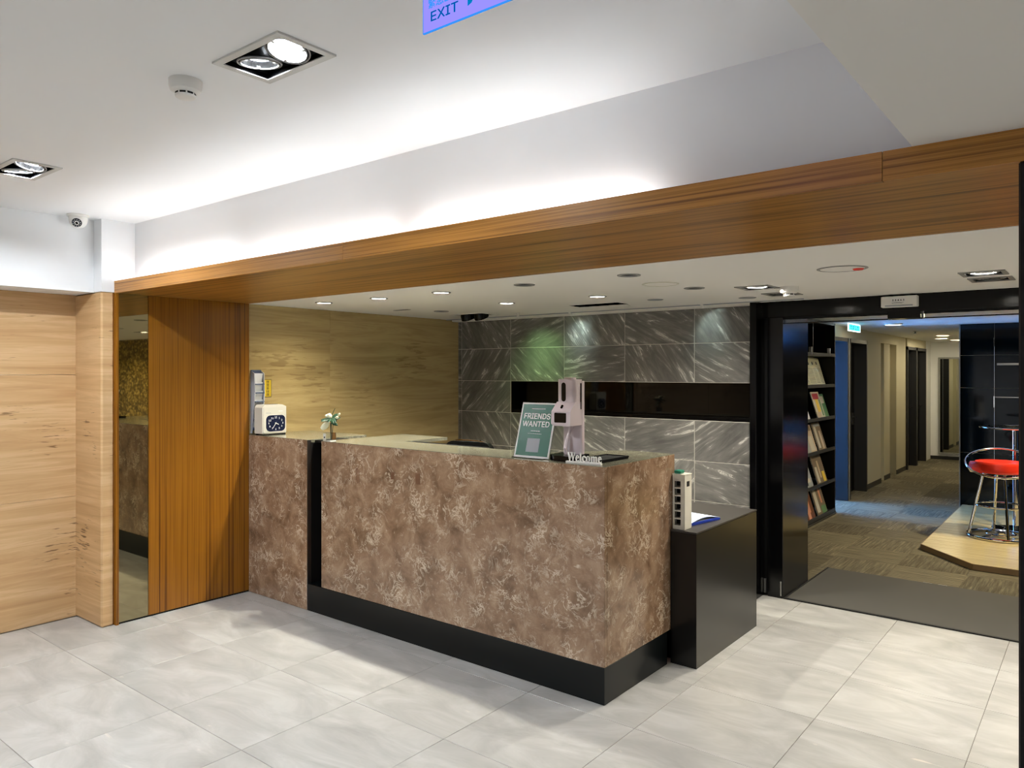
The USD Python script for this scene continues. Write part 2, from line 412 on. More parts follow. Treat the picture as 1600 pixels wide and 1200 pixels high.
# portal of teak around the counter: jamb, panel, beam
tp = holder("trim_1")
obj("jamb_edge", box(-4.945, -4.9, BY, BY + 0.018, 0, ZB), "wood_v", tp)
obj("jamb_backing", box(-5.1, -4.93, BY + 0.001, BB, 0, ZB + 0.02), "wood_v", tp)
obj("wood_panel", box(-4.93, -4.908, 2.352, BB - 0.002, 0.012, ZB), "wood_v", tp)
obj("base_shadow_strip", box(-4.93, -4.915, 2.16, BB, 0, 0.012), "blackmat", tp)
obj("soffit_board", box(-4.945, XR, BY + 0.0225, BB, ZB + 0.001, ZB + 0.018), "wood_h", tp)
fx = [-4.945, -2.669, -0.46, XR]
for a, b in zip(fx[:-1], fx[1:]):
    obj("fascia_board", box(a + 0.0006, b - 0.0006, BY, BY + 0.022, ZB, ZBT, 0.001), "wood_h", tp, smooth=False)
m_ = thing("mirror_panel", "narrow full-height bronze mirror strip between travertine pilaster and teak panel", "mirror")
obj("mirror_glass", box(-4.93, -4.91, BY + 0.019, 2.349, 0.012, ZB), "mirror", m_)

# right leg of the portal (black), seen edge-on at the picture's right border
tr = holder("trim_2")
obj("black_post", box(-0.163, 0.14, BY + 0.001, BB, 0, ZB - 0.001, 0.004), "blackmat", tr)

# ceilings
holes_main, holes_alc = [], []
TW = [(-2.0, 1.34), (-4.015, 1.335), (-2.0, -0.9), (-4.015, -0.9)]
for x, y in TW:
    holes_main.append(sbox(x - 0.155, y - 0.085, x + 0.155, y + 0.085))
ROUNDS = [(-4.395, 3.36, 2), (-3.842, 3.39, 1), (-3.256, 3.385, 1), (-2.6, 3.385, 0), (-1.922, 3.385, 0), (-2.62, 4.2, 1), (-1.912, 4.144, 0), (-3.387, 4.2, 2), (-4.25, 4.42, 0), (0.6, 3.9, 1), (1.6, 4.7, 1)]  # the dim second-row lamp glows as added fill
SQ = [(-1.608, 4.342, 1), (-1.615, 4.797, 0), (-0.484, 4.434, 1), (-0.481, 4.735, 0)]
for x, y, on in ROUNDS:
    holes_alc.append(Point(x, y).buffer(0.047, quad_segs=8))
for x, y, on in SQ:
    holes_alc.append(sbox(x - 0.082, y - 0.082, x + 0.082, y + 0.082))
VENT = [(-4.28, 4.86, 0.34, 0.2), (-2.95, 4.74, 0.42, 0.16)]
for x, y, w, h in VENT:
    holes_alc.append(sbox(x - w / 2, y - h / 2, x + w / 2, y + h / 2))


def holed(poly, holes):
    for h in holes:
        poly = poly.difference(h)
    return poly


ce = holder("ceiling")
obj("lobby_ceiling", extrude(holed(sbox(-5.4, YB, -0.3, UY + 0.1), holes_main), ZU, ZU + 0.02), "white", ce, smooth=False)
obj("bulkhead", box(PX - 0.05, -0.3, UY, UY + 0.06, ZBT - 0.055, ZU + 0.02), "white", ce)
obj("dropped_soffit", box(-0.39, XR, YB, UY, ZBT, ZU + 0.02), "soffit", ce)
obj("alcove_ceiling", extrude(holed(sbox(PX - 0.1, BB, XR, 5.45), holes_alc), ZA + 0.004, ZA + 0.016), "soffit", ce, smooth=False)
obj("ceiling_edge_strip", box(PX, -1.95, SY - 0.09, SY, ZA - 0.012, ZA + 0.004, 0.002), "soffit", ce)
obj("ceiling_edge_strip", box(PX, -1.6, SY - 0.17, SY - 0.155, ZA - 0.003, ZA + 0.004, 0.001), "greypaper", ce)
obj("slab_above", box(PX - 0.1, XR, BB, 5.6, ZA + 0.28, ZA + 0.3), "soffit", ce)
obj("corridor_ceiling", box(-3.2, 1.6, 5.45, 16.1, ZCO, ZCO + 0.03), "white", ce)
obj("roof_slab", box(-5.5, XR + 0.1, YB, UY + 0.4, ZU + 0.2, ZU + 0.25), "white", ce)

# alcove: travertine on the left
wa = holder("wall_alcove")
for y0, y1 in ((BB, 3.818), (3.818, SY + 0.1)):
    for z0, z1 in ((0.0, 1.03), (1.03, ZA + 0.004)):
        obj("travertine_slab", box(PX - 0.03, PX, y0 + 0.0006, y1 - 0.0006, z0 + 0.0006, z1 - 0.0006, 0.0008), "travertine2", wa, smooth=False)

# slate wall with a long black niche
wb = holder("wall_back")
NX, NZ0, NZ1 = -4.256, 1.236, 1.522
SR = -1.977
obj("grout_bed", box(PX, SR, SY + 0.003, SY + 0.2, 0, NZ0), "grout", wb)
obj("grout_bed", box(PX, SR, SY + 0.003, SY + 0.2, NZ1, ZA + 0.01), "grout", wb)
obj("grout_bed", box(PX, NX, SY + 0.003, SY + 0.2, NZ0, NZ1), "grout", wb)
obj("niche_back", box(NX - 0.02, SR, SY + 0.2, SY + 0.25, 0, ZA), "black", wb)
for a, b in ((NX, -3.42), (-3.42, -3.02), (-3.02, -2.4), (-2.4, SR)):
    obj("niche_glass_panel", box(a + 0.001, b - 0.001, SY + 0.11, SY + 0.118, NZ0 + 0.03, NZ1), "darkglass", wb, smooth=False)
obj("niche_sill", box(NX, SR, SY + 0.012, SY + 0.13, NZ0, NZ0 + 0.03, 0.002), "black", wb)
obj("niche_edge", box(NX - 0.004, NX + 0.012, SY + 0.003, SY + 0.14, NZ0, NZ1), "black", wb)
rows = [ZA, 1.824, 1.5235, 1.2345, 0.926, 0.624, 0.322, 0.02]
cols = [PX, -4.865, -4.263, -3.673, -3.073, -2.465, SR]
for z1, z0 in zip(rows[:-1], rows[1:]):
    for a, b in zip(cols[:-1], cols[1:]):
        if abs(z1 - 1.5235) < 1e-6 and a > -4.3:
            continue
        obj("slate_tile", box(a + 0.0028, b - 0.0028, SY, SY + 0.012, z0 + 0.0028, z1 - 0.0028, 0.001), "slate", wb, smooth=False)

# doorway: black frame, column, header, glass strips
wf = holder("wall_front")
obj("door_jamb", box(-1.976, -1.93, 5.19, 5.43, 0, ZA + 0.004, 0.003), "black", wf)
obj("jamb_infill", box(-1.93, -1.86, 5.36, 5.43, 0, ZA + 0.004), "blackmat", wf)
obj("column", box(-1.9, -1.79, 5.333, 5.903, 0, ZCO, 0.003), "columngloss", wf)
obj("header", box(-1.95, 0.5, 5.31, 5.46, 1.99, ZA + 0.12, 0.003), "black", wf)
obj("header_block", box(-1.105, -0.915, 5.29, 5.42, 1.947, 2.0, 0.003), "black", wf)
obj("steel_rail", box(-1.927, -1.912, 5.335, 5.35, 2.01, ZA), "steel", wf)
obj("steel_rail", box(-1.927, -1.912, 5.335, 5.35, 0.02, 0.12), "steel", wf)
obj("steel_rail", box(-1.806, -1.797, 5.322, 5.332, 0.02, 0.12), "steel", wf)
obj("floor_guide", box(-1.9, -1.86, 5.34, 5.36, 0, 0.03, 0.003), "steel", wf)
obj("black_wall", box(-0.2, 0.3, 5.32, 5.43, 0, ZA + 0.01), "black", wf)
obj("mosaic", box(0.3, XR, 5.33, 5.43, 0, ZA + 0.01), "mosaic", wf)
obj("upper_infill", box(-2.0, XR, 5.43, 5.47, ZA, ZCO + 0.1), "blackmat", wf)
obj("column_back_wall", box(-3.2, -1.9, 5.5, 5.56, 0, ZCO), "blackmat", wf)
wg = thing("glass_transom", "clear glass strips under the black door header with a dark gap between", "glass panel")
for a, b in ((-1.79, -1.112), (-0.908, -0.2)):
    obj("glass_strip", box(a, b, 5.37, 5.38, 1.952, 1.99), "glass", wg)
    obj("track", box(a, b, 5.36, 5.366, 1.976, 1.99), "blackmat", wg)
    obj("lower_edge", box(a, b, 5.362, 5.388, 1.947, 1.953), "blackmat", wg)
for x in (-1.109, -0.911):
    obj("end_clip", box(x - 0.004, x + 0.004, 5.345, 5.385, 1.945, 1.995), "steel", wg)

# remaining lobby walls, out of view, closing the room for bounced light
wr = holder("wall_right")
obj("plain_wall", box(XR, XR + 0.1, 2.0, 5.45, 0, ZA + 0.02), "white", wr)
obj("plain_wall", box(XR, XR + 0.1, YB, 2.0, 0, ZBT + 0.05), "white", wr)
ww = holder("wall_rear")
obj("plain_wall", box(-5.5, XR + 0.1, YB - 0.1, YB, 0, ZU + 0.2), "white", ww)

# corridor
wc = holder("wall_corridor")
obj("wall_panel", box(-3.0, -2.82, 5.5, 8.96, 0, ZCO), "blackmat", wc)
CX = -2.53
obj("wall_panel", box(-2.8, CX, 8.925, 8.99, 0, ZCO), "cream", wc)
obj("wall_panel", box(-2.8, CX, 8.99, 9.93, 2.03, ZCO), "cream", wc)
obj("wall_panel", box(-2.8, CX, 9.93, 10.0, 0, ZCO), "cream", wc)
obj("wall_panel", box(-2.8, CX, 10.0, 10.88, 2.03, ZCO), "cream", wc)
obj("wall_panel", box(-2.8, CX - 0.03, 10.88, 11.83, 0, ZCO), "cream", wc)
obj("wall_panel", box(-2.8, -2.75, 11.83, 12.95, 0, 2.03), "cream", wc)
obj("wall_panel", box(-2.8, CX - 0.03, 11.83, 12.95, 2.03, ZCO), "cream", wc)
obj("wall_pilaster", box(-2.8, -2.58, 12.12, 12.5, 0, 2.03), "cream", wc)
obj("wall_pilaster", box(-2.8, -2.66, 11.95, 12.12, 0, 2.03), "cream", wc)
obj("wall_pilaster", box(-2.8, -2.68, 12.75, 12.95, 0, 2.03), "cream", wc)
obj("wall_panel", box(-2.8, CX - 0.05, 12.95, 13.66, 0, ZCO), "cream", wc)
obj("wall_panel", box(-2.8, CX - 0.03, 13.66, 15.3, 2.03, ZCO), "cream", wc)
obj("wall_panel", box(-2.8, CX - 0.03, 15.28, 15.85, 0, ZCO), "white", wc)
bs = holder("baseboard_corridor")
for y0, y1, x in ((10.88, 11.83, CX - 0.03), (12.12, 12.5, -2.58), (12.95, 13.66, CX - 0.05)):
    obj("skirting", box(x, x + 0.008, y0, y1, 0, 0.07), "doorframe", bs)
wn = holder("wall_end")
obj("plain_wall", box(-3.0, 1.6, 15.75, 15.85, 0, ZCO), "white", wn)
obj("skirting", box(-2.58, -1.4, 15.74, 15.75, 0, 0.06), "doorframe", wn)
wk = holder("wall_glass")
obj("plain_wall", box(-1.33, -1.2, 10.2, 15.8, 0, ZCO), "cream", wk)
obj("side_wall", box(1.4, 1.5, 5.45, 10.4, 0, ZCO), "blackmat", wk)

# side room behind the first doorway, lit by an unseen blue window
ws = holder("wall_side_room")
obj("plain_wall", box(-5.6, -5.5, 8.2, 10.7, 0, 2.6), "bluewall", ws)
obj("plain_wall", box(-5.5, -2.8, 10.02, 10.1, 0, 2.6), "bluewall", ws)
obj("plain_wall", box(-5.5, -2.9, 8.2, 8.3, 0, 2.6), "bluewall", ws)
obj("room_ceiling", box(-5.5, -2.8, 8.2, 10.1, 2.4, 2.45), "bluewall", ws)
obj("room_floor", box(-5.5, -2.8, 8.2, 10.1, -0.05, -0.003), "mat", ws)
w1 = holder("window_1")  # window out of view, placed to throw blue light through the doorway
obj("window_pane", box(-5.5, -5.49, 8.6, 9.9, 0.4, 2.0), "bluewindow", w1)
obj("window_frame", join(box(-5.5, -5.47, 8.55, 8.6, 0.35, 2.05), box(-5.5, -5.47, 9.9, 9.95, 0.35, 2.05), box(-5.5, -5.47, 8.55, 9.95, 2.0, 2.05), box(-5.5, -5.47, 8.55, 9.95, 0.35, 0.4)), "doorframe", w1)

d1 = holder("door_1")
obj("frame", join(box(-2.8, CX + 0.012, 8.99, 9.03, 0, 2.03), box(-2.8, CX + 0.012, 9.89, 9.93, 0, 2.03), box(-2.8, CX + 0.012, 8.99, 9.93, 1.985, 2.03)), "doorframe", d1)
obj("edge_strip", box(CX, CX + 0.016, 9.935, 9.965, 0, 2.03), "alu", d1)
leaf = turn(box(-2.78, -1.93, 9.83, 9.87, 0.01, 1.98, 0.002), (0, 0, 1), 183, (-2.78, 9.85, 0))
obj("door_leaf", leaf, "bluewall", d1)
for z in (0.25, 1.72):
    obj("hinge", box(-2.785, -2.765, 9.8, 9.83, z, z + 0.1), "steel", d1)
d2 = holder("door_2")
obj("frame", join(box(-2.8, CX + 0.01, 10.0, 10.04, 0, 2.03), box(-2.8, CX + 0.01, 10.84, 10.88, 0, 2.03), box(-2.8, CX + 0.01, 10.0, 10.88, 1.98, 2.03)), "doorframe", d2)
obj("door_leaf", box(-2.72, -2.68, 10.04, 10.84, 0.005, 1.98), "door", d2)
h_ = join(box(-2.68, -2.63, 10.74, 10.755, 0.99, 1.01), box(-2.645, -2.63, 10.62, 10.755, 0.992, 1.008), box(-2.68, -2.672, 10.72, 10.78, 0.9, 1.06))
obj("door_handle", h_, "chrome", d2)
obj("sign_plate", box(-2.68, -2.674, 10.36, 10.5, 1.6, 1.7), "navy", d2)
for nm, y0, y1 in (("door_3", 13.66, 14.42), ("door_4", 14.44, 15.28)):
    d = holder(nm)
    obj("frame", join(box(-2.8, CX - 0.02, y0, y0 + 0.05, 0, 2.03), box(-2.8, CX - 0.02, y1 - 0.05, y1, 0, 2.03), box(-2.8, CX - 0.02, y0, y1, 1.98, 2.03)), "doorframe", d)
    obj("door_leaf", box(-2.70, -2.66, y0 + 0.05, y1 - 0.05, 0.005, 1.98), "door", d)
    obj("door_handle", join(box(-2.66, -2.6, y1 - 0.15, y1 - 0.13, 0.99, 1.01), box(-2.62, -2.6, y1 - 0.26, y1 - 0.13, 0.99, 1.01)), "chrome", d)
    obj("sign_plate", box(-2.66, -2.654, y0 + 0.1, y0 + 0.22, 1.58, 1.68), "navy", d)
# ------------------------------------------------------------------ reception counter
rc = thing("reception_counter", "long brown marble reception counter on a recessed black plinth", "counter", (0, 0, 0))
XL, XE = -4.061, -1.883
obj("front_slab", box(XL, XE, CY, CY + 0.024, ZP, ZC - 0.0005, 0.002), "marble", rc, smooth=False)
obj("end_slab", box(XE - 0.024, XE, CY + 0.0245, CB, ZP, ZC - 0.0005, 0.002), "marble", rc, smooth=False)
top = Polygon([(XL, CY + 0.0), (XE, CY + 0.0), (XE, CB), (XE - 0.32, CB), (XE - 0.62, 3.42), (-3.618, 3.42), (-3.618, CB), (XL, CB)])
obj("counter_top", extrude(top.buffer(-0.001), ZC - 0.02, ZC + 0.001), "marbletop", rc, smooth=False)
obj("underside", box(XL, XE - 0.024, CY + 0.024, 3.44, ZP, ZP + 0.02), "blackmat", rc)
obj("inner_panel", box(XL, XE - 0.024, 3.40, 3.42, ZP, ZC - 0.022), "blackmat", rc)
obj("inner_ledge", box(-3.616, -2.95, 3.421, 3.5, ZC - 0.03, ZC - 0.004), "blackmat", rc)
obj("left_side", box(XL, XL + 0.02, CY + 0.0245, CB, ZP, ZC - 0.022), "marble", rc)
obj("work_surface", box(XL + 0.02, XE - 0.024, 3.42, CB - 0.04, 0.72, 0.74), "blackmat", rc)
obj("back_panel", box(XE - 0.3, XE - 0.024, CB - 0.02, CB, ZP, ZC - 0.022), "blackmat", rc)
obj("plinth", box(-4.207, XE - 0.002, CY + 0.001, 3.74, 0.0, ZP - 0.001, 0.002), "plinth", rc)
obj("gap_panel", box(-4.207, XL, CY + 0.2, CY + 0.215, ZP, ZC - 0.02), "darkgap", rc)
obj("gap_top", box(-4.207, XL, CY + 0.06, CY + 0.28, ZC - 0.02, ZC - 0.004), "blackmat", rc)
# small slits and sticker marks on the front, under the top edge
obj("tape_mark", join(box(-3.70, -3.692, CY - 0.0008, CY, 0.90, 1.0), box(-3.712, -3.706, CY - 0.0008, CY, 0.92, 1.0), box(-3.684, -3.678, CY - 0.0008, CY, 0.905, 0.99)), "tape", rc, label="brown tape streaks")
obj("tape_mark", box(-3.385, -3.355, CY - 0.0008, CY, 0.955, 1.0), "tape", rc)
obj("tape_mark", box(-3.175, -3.135, CY - 0.0008, CY, 0.945, 1.01), "tape", rc)

rt = thing("return_counter", "short brown marble counter block beside the teak panel, carrying the time clock", "counter")
obj("front_slab", box(PX + 0.004, -4.213, CY - 0.001, CY + 0.024, 0.001, ZC - 0.0005, 0.002), "marble", rt, smooth=False)
obj("edge_trim", box(-4.2128, -4.2085, CY - 0.001, CY + 0.03, 0.001, ZC - 0.0005), "steel", rt)
obj("side_panel", box(-4.235, -4.214, CY + 0.0245, 3.6, 0.001, ZC - 0.022), "darkgap", rt)
obj("counter_top", box(PX + 0.004, -4.213, CY, 3.6, ZC - 0.02, ZC + 0.001, 0.001), "marbletop", rt, smooth=False)
obj("body", box(PX + 0.004, -4.24, CY + 0.03, 3.58, 0.001, ZC - 0.022), "blackmat", rt)

# black side cabinet
sc = thing("side_cabinet", "low black laminate cabinet with a charcoal top at the counter's right end", "cabinet")
cab = Polygon([(-1.880, 3.772), (-1.728, 3.772), (-1.728, 4.655), (-2.9, 4.655), (-2.9, 3.832), (-1.880, 3.832)])
obj("body", extrude(cab, 0.001, 0.724), "cabinet", sc, smooth=False)
obj("cabinet_top", extrude(Polygon([(-1.881, 3.771), (-1.727, 3.771), (-1.727, 4.656), (-2.9, 4.656), (-2.9, 3.831), (-1.881, 3.831)]), 0.727, 0.736), "cabtop", sc, smooth=False)
obj("shadow_gap", extrude(cab.buffer(-0.006), 0.7235, 0.7275), "darkgap", sc)

# ------------------------------------------------------------------ things on the main counter
# poster stand: slanted acrylic holder
ps = thing("poster_stand", "green recruitment poster in a slanted clear stand on the counter", "sign", (-2.378, 3.15, ZC + 0.001), 2)
lean = lambda m: turn(m, (1, 0, 0), -17)
obj("acrylic_back", lean(box(-0.115, 0.115, 0.004, 0.008, 0.0, 0.308, 0.001)), "glass", ps)
obj("white_border", lean(box(-0.112, 0.112, 0.0, 0.003, 0.004, 0.304)), "paper", ps)
obj("green_print", lean(box(-0.102, 0.102, -0.0012, 0.0002, 0.014, 0.294)), "green", ps)


def on_poster(m, x, z, bold=0):
    return lean(shift(upright(m), x, -0.0013, z))


obj("headline", join(on_poster(meshkit.text_mesh("FRIENDS", 0.029, 0.0008, True), -0.09, 0.215), on_poster(meshkit.text_mesh("WANTED", 0.029, 0.0008, True), -0.09, 0.172)), "paper", ps, smooth=False)
sm_ = [box(-0.045 + 0.006 * i, -0.0405 + 0.006 * i, -0.0018, -0.001, 0.268, 0.272) for i in range(15)]
sm_ += [box(-0.028 + 0.006 * i, -0.0235 + 0.006 * i, -0.0018, -0.001, 0.146, 0.150) for i in range(10)] + [box(-0.045 + 0.006 * i, -0.041 + 0.006 * i, -0.0018, -0.001, 0.132, 0.1345) for i in range(15)]
obj("small_print", join(*[lean(m) for m in sm_]), "paper", ps, smooth=False)
obj("pale_square", lean(box(-0.04, 0.04, -0.0018, -0.0011, 0.034, 0.108)), "greypaper", ps)
obj("stand_leg", join(turn(box(-0.1, 0.085, 0.024, 0.028, 0.0, 0.12), (1, 0, 0), -8, (0, 0.03, 0)), box(-0.112, 0.088, -0.018, 0.03, 0, 0.004)), "glass", ps)

# touch-free dispenser
dp = thing("hand_dispenser", "pinkish white touch-free dispenser with thermometer screen on a black foot", "dispenser", (-2.198, 3.255, ZC + 0.001), 0)
body = extrude(rrect(0.112, 0.084, 0.022), 0.20, 0.418)
obj("back_plate", extrude(rrect(0.118, 0.034, 0.01), 0.028, 0.41).apply_translation((0, 0.036, 0)), "pinkwhite", dp)
obj("upper_body", body, "pinkwhite", dp)
obj("top_cap", extrude(rrect(0.06, 0.04, 0.012), 0.418, 0.428), "pinkwhite", dp)
chin = trimesh.Trimesh([(x, y, z) for x, y, z in [(-0.056, -0.04, 0.30), (0.0575, -0.04, 0.30), (-0.057, 0.03, 0.30), (0.0575, 0.03, 0.30), (-0.062, -0.082, 0.252), (0.0575, -0.082, 0.252), (-0.062, -0.085, 0.188), (0.0575, -0.085, 0.188), (-0.055, -0.078, 0.177), (0.052, -0.078, 0.177), (-0.059, 0.03, 0.18), (0.0575, 0.03, 0.18)]]).convex_hull
obj("sensor_housing", chin, "pinkwhite", dp)
obj("level_window", upright(shift(extrude(rrect(0.026, 0.098, 0.0128), 0, 0.002), -0.012, 0.352, 0.0415)), "black", dp)
obj("side_slot", box(0.0565, 0.0598, 0.012, 0.018, 0.262, 0.398), "black", dp)
obj("drop_mark", turn(upright(shift(extrude(rrect(0.014, 0.022, 0.006), 0, 0.002), 0, 0, 0)), (1, 0, 0), -35).apply_translation((-0.008, -0.063, 0.276)), "black", dp)
obj("screen", upright(shift(extrude(rrect(0.072, 0.05, 0.004), 0, 0.003), -0.004, 0.22, 0.0838)), "black", dp)
obj("drip_arm", tube([(0, -0.03, 0.03), (0.0, -0.045, 0.06), (0.0, -0.02, 0.12), (0, 0.02, 0.18)], [0.012, 0.010, 0.008, 0.008], 8), "pinkwhite", dp)
obj("foot", extrude(Polygon([(-0.072, -0.08), (-0.02, -0.118), (0.07, -0.118), (0.08, 0.06), (-0.078, 0.06)]), 0.0, 0.028), "black", dp)

tr_ = thing("black_tray", "flat black tray behind the white Welcome letters on the counter", "tray", (-2.03, 3.33, ZC), 0)
obj("base", box(-0.08, 0.06, -0.17, 0.14, 0.0015, 0.012, 0.003), "traymat", tr_)
obj("rim", join(box(-0.08, 0.06, -0.17, -0.162, 0.010, 0.016), box(-0.08, 0.06, 0.132, 0.14, 0.010, 0.016), box(-0.08, -0.072, -0.17, 0.14, 0.010, 0.016), box(0.052, 0.06, -0.17, 0.14, 0.010, 0.016)), "traymat", tr_)

GLYPH_EXIT = '200,-4 200,47 248,47 248,-4 243,-4 242,1 206,1 205,-4;242,6 243,42 205,42 205,6|135,-2 135,21 140,21 140,3 157,4 157,25 138,25 138,48 143,48 144,30 157,30 157,54 162,54 162,30 178,30 178,48 183,48 183,26 182,25 162,25 162,4 180,3 180,21 185,21 185,-6 180,-6 179,-2|113,10 115,12 119,11 125,0 124,-2 120,-3 115,9|68,35 69,38 71,38 79,45 84,54 89,53 88,49 107,49 109,46 105,42 105,39 116,39 116,16 95,16 95,14 103,6 102,3 99,2 91,12 93,16 74,16 74,20 111,20 112,25 76,25 76,29 112,29 112,35 74,35 72,33 70,33;84,45 80,39 98,39 101,42 101,45|82,-4 81,11 86,11 86,0 88,-1 106,-1 108,0 109,6 113,5 112,-3 109,-5 85,-5|67,-2 73,11 76,10 77,7 72,-3|6,51 31,51 31,48 22,48 22,44 30,44 30,33 22,33 22,30 32,29 33,28 39,30 43,34 38,40 36,47 34,47 34,51 58,51 59,50 58,46 54,38 50,34 51,32 61,28 58,24 46,30 37,25 32,27 30,26 31,23 26,20 35,19 43,23 45,20 28,13 28,11 44,11 45,13 43,16 48,17 58,8 58,6 55,5 50,9 36,8 35,6 35,-4 31,-6 23,-6 22,-4 22,-2 29,-2 31,-1 31,7 7,6 8,10 16,11 24,14 24,16 12,15 12,19 21,21 27,25 6,26;40,47 45,37 47,37 53,46;26,40 10,41 10,36 26,36;18,32 10,33 10,29 18,29;18,47 10,48 10,44 18,44|41,3 42,5 45,6 59,-2 55,-4|5,-3 5,-1 13,1 18,5 22,4 20,1 13,-3 7,-4'
GLYPH_WELCOME = '278,16 279,27 282,33 289,38 292,39 301,38 307,33 309,29 310,20 290,20 291,11 293,7 296,5 303,5 308,10 310,9 309,6 305,2 301,0 290,-1 286,1 281,6;290,24 300,23 300,32 297,36 293,36 291,34|212,0 212,2 215,2 216,4 216,33 215,35 212,35 212,37 227,37 228,33 235,38 242,38 246,36 246,34 248,33 256,38 263,38 268,35 270,30 270,4 271,2 274,2 274,0 255,0 255,2 259,5 259,28 256,32 252,32 249,28 249,4 252,2 252,0 234,0 234,2 236,2 238,6 238,27 235,32 231,32 227,27 227,6 229,2 231,2 231,0|172,15 172,22 174,29 182,37 185,38 198,37 206,29 208,22 207,11 204,5 197,0 186,-1 179,2 176,5;184,9 186,3 189,2 193,2 196,7 196,30 195,33 192,36 186,35 184,29|137,15 138,26 141,32 145,36 152,39 159,39 167,35 168,27 166,25 159,26 158,35 156,36 151,35 148,25 149,14 151,9 154,6 161,5 167,9 169,8 163,1 158,-1 150,-1 145,1 139,8|113,0 113,2 116,2 117,4 117,51 116,53 113,53 113,55 129,55 129,4 132,2 132,0|77,16 78,27 81,33 88,38 91,39 100,38 106,33 108,29 109,20 89,20 90,11 92,7 95,5 102,5 107,10 109,9 108,6 104,2 100,0 89,-1 85,1 80,6;89,24 99,23 99,32 96,36 92,36 90,34|0,53 0,55 24,55 24,53 19,52 19,46 22,40 27,22 29,21 30,21 38,43 36,50 32,53 29,53 29,55 54,55 54,53 49,52 49,48 57,23 58,23 60,23 61,30 67,46 67,52 62,53 62,55 76,55 76,53 73,52 71,49 56,0 55,-1 52,0 41,35 39,35 38,35 37,29 31,17 26,1 25,-1 22,-1 5,51 3,53'
wm = glyphs(GLYPH_WELCOME, 0.046, 0.004, 58, 0.4)
wm.apply_translation((-wm.bounds[0][0], -wm.bounds[0][1], 0))
wm.apply_scale((0.196 / wm.bounds[1][0], 1, 1))
we = thing("welcome_sign", "white cut-out letters reading Welcome standing on the counter's front edge", "sign", (-2.13, 3.118, ZC + 0.001), 3.5)
obj("letters", shift(upright(wm), 0.0, 0.012, 0.0075), "offwhite", we, smooth=False)
obj("base_bar", box(-0.002, 0.198, -0.002, 0.016, 0.0, 0.009, 0.001), "offwhite", we)

# little vase with flowers and a card
va = thing("flower_vase", "tiny glass vase of white rosebuds and green leaves on the counter's left corner", "vase", (-4.02, 3.13, ZC + 0.001), 0)
jq = np.array([(-0.024, -0.024), (0.024, -0.024), (0.024, 0.024), (-0.024, 0.024)])
jar = trimesh.Trimesh([(x, y, 0.004) for x, y in jq] + [(x, y, 0.055) for x, y in jq], [(a, (a + 1) % 4, 4 + (a + 1) % 4) for a in range(4)] + [(a, 4 + (a + 1) % 4, 4 + a) for a in range(4)], process=False)
obj("glass_jar", jar, "glass", va, smooth=False)
obj("jar_foot", box(-0.024, 0.024, -0.024, 0.024, 0, 0.004), "offwhite", va)
for k, (dx, dy, h) in enumerate(((0.0, 0.0, 0.13), (0.012, -0.006, 0.12), (-0.008, 0.004, 0.12), (0.022, 0.004, 0.145))):
    obj("stem", tube([(dx * 0.3, dy * 0.3, 0.007), (dx * 0.6, dy * 0.6, 0.06), (dx, dy, h)], 0.0022, 6), "stem", va)


def petalbud(c, ax, L, r):
    prof = [(0.0005, 0), (r * 0.6, L * 0.1), (r, L * 0.4), (r * 0.95, L * 0.7), (r * 0.7, L * 0.95), (r * 0.45, L * 0.9), (0.0005, L * 0.8)]
    b = lathe(prof, 14)
    m = trimesh.geometry.align_vectors((0, 0, 1), np.array(ax) / np.linalg.norm(ax))
    b.apply_transform(m)
    b.apply_translation(c)
    return b


def leafm(c, ax, L, w):
    ax = np.array(ax, float) / np.linalg.norm(ax)
    side = np.cross(ax, (0.2, -0.7, 0.6))
    side /= np.linalg.norm(side)
    nrm = np.cross(side, ax)
    V, F = [], []
    for i, t in enumerate(np.linspace(0, 1, 6)):
        ww = w * math.sin(math.pi * min(0.97, t * 0.92 + 0.05)) ** 0.8
        p = np.array(c) + ax * L * t - nrm * 0.25 * L * t * t
        V += [p - side * ww / 2, p + nrm * 0.003, p + side * ww / 2]
        if i:
            a = 3 * (i - 1)
            F += [(a, a + 1, a + 4), (a, a + 4, a + 3), (a + 1, a + 2, a + 5), (a + 1, a + 5, a + 4)]
    return trimesh.Trimesh(V, F, process=False)


obj("rosebud", petalbud((-0.004, -0.01, 0.128), (-0.75, -0.35, -0.75), 0.075, 0.021), "petal", va)
obj("rosebud", petalbud((0.004, 0.0, 0.148), (-0.1, -0.5, 0.8), 0.04, 0.016), "petal", va)
obj("rosebud", petalbud((-0.036, 0.0, 0.155), (-0.5, -0.3, 0.8), 0.022, 0.009), "petal", va)
obj("rosebud", petalbud((0.042, 0.01, 0.15), (0.7, 0, 0.6), 0.022, 0.009), "petal", va)
obj("rosebud", petalbud((0.06, 0.012, 0.17), (0.7, 0, 0.6), 0.024, 0.008), "petal", va)
for i in range(22):
    a = i * 2.4
    e = 0.15 + 0.9 * ((i * 0.618) % 1)
    obj("leaf", leafm((0.004, 0.0, 0.125 + 0.03 * ((i * 0.37) % 1)), (math.cos(a), math.sin(a) * 0.7, e - 0.35), 0.058 + 0.02 * ((i * 0.77) % 1), 0.025), "leaf", va)
obj("leaf", leafm((0.004, 0.0, 0.15), (0.3, 0, 1), 0.07, 0.006), "leaf", va)
cd = thing("name_card", "small cream card in a frame beside the flower vase", "card", (-4.045, 3.096, ZC + 0.001), 10)
obj("card", box(-0.011, 0.013, 0.0, 0.003, 0, 0.05), "cream_plastic", cd)
obj("print", box(-0.003, 0.006, -0.0008, 0.0002, 0.02, 0.03), "ink", cd)

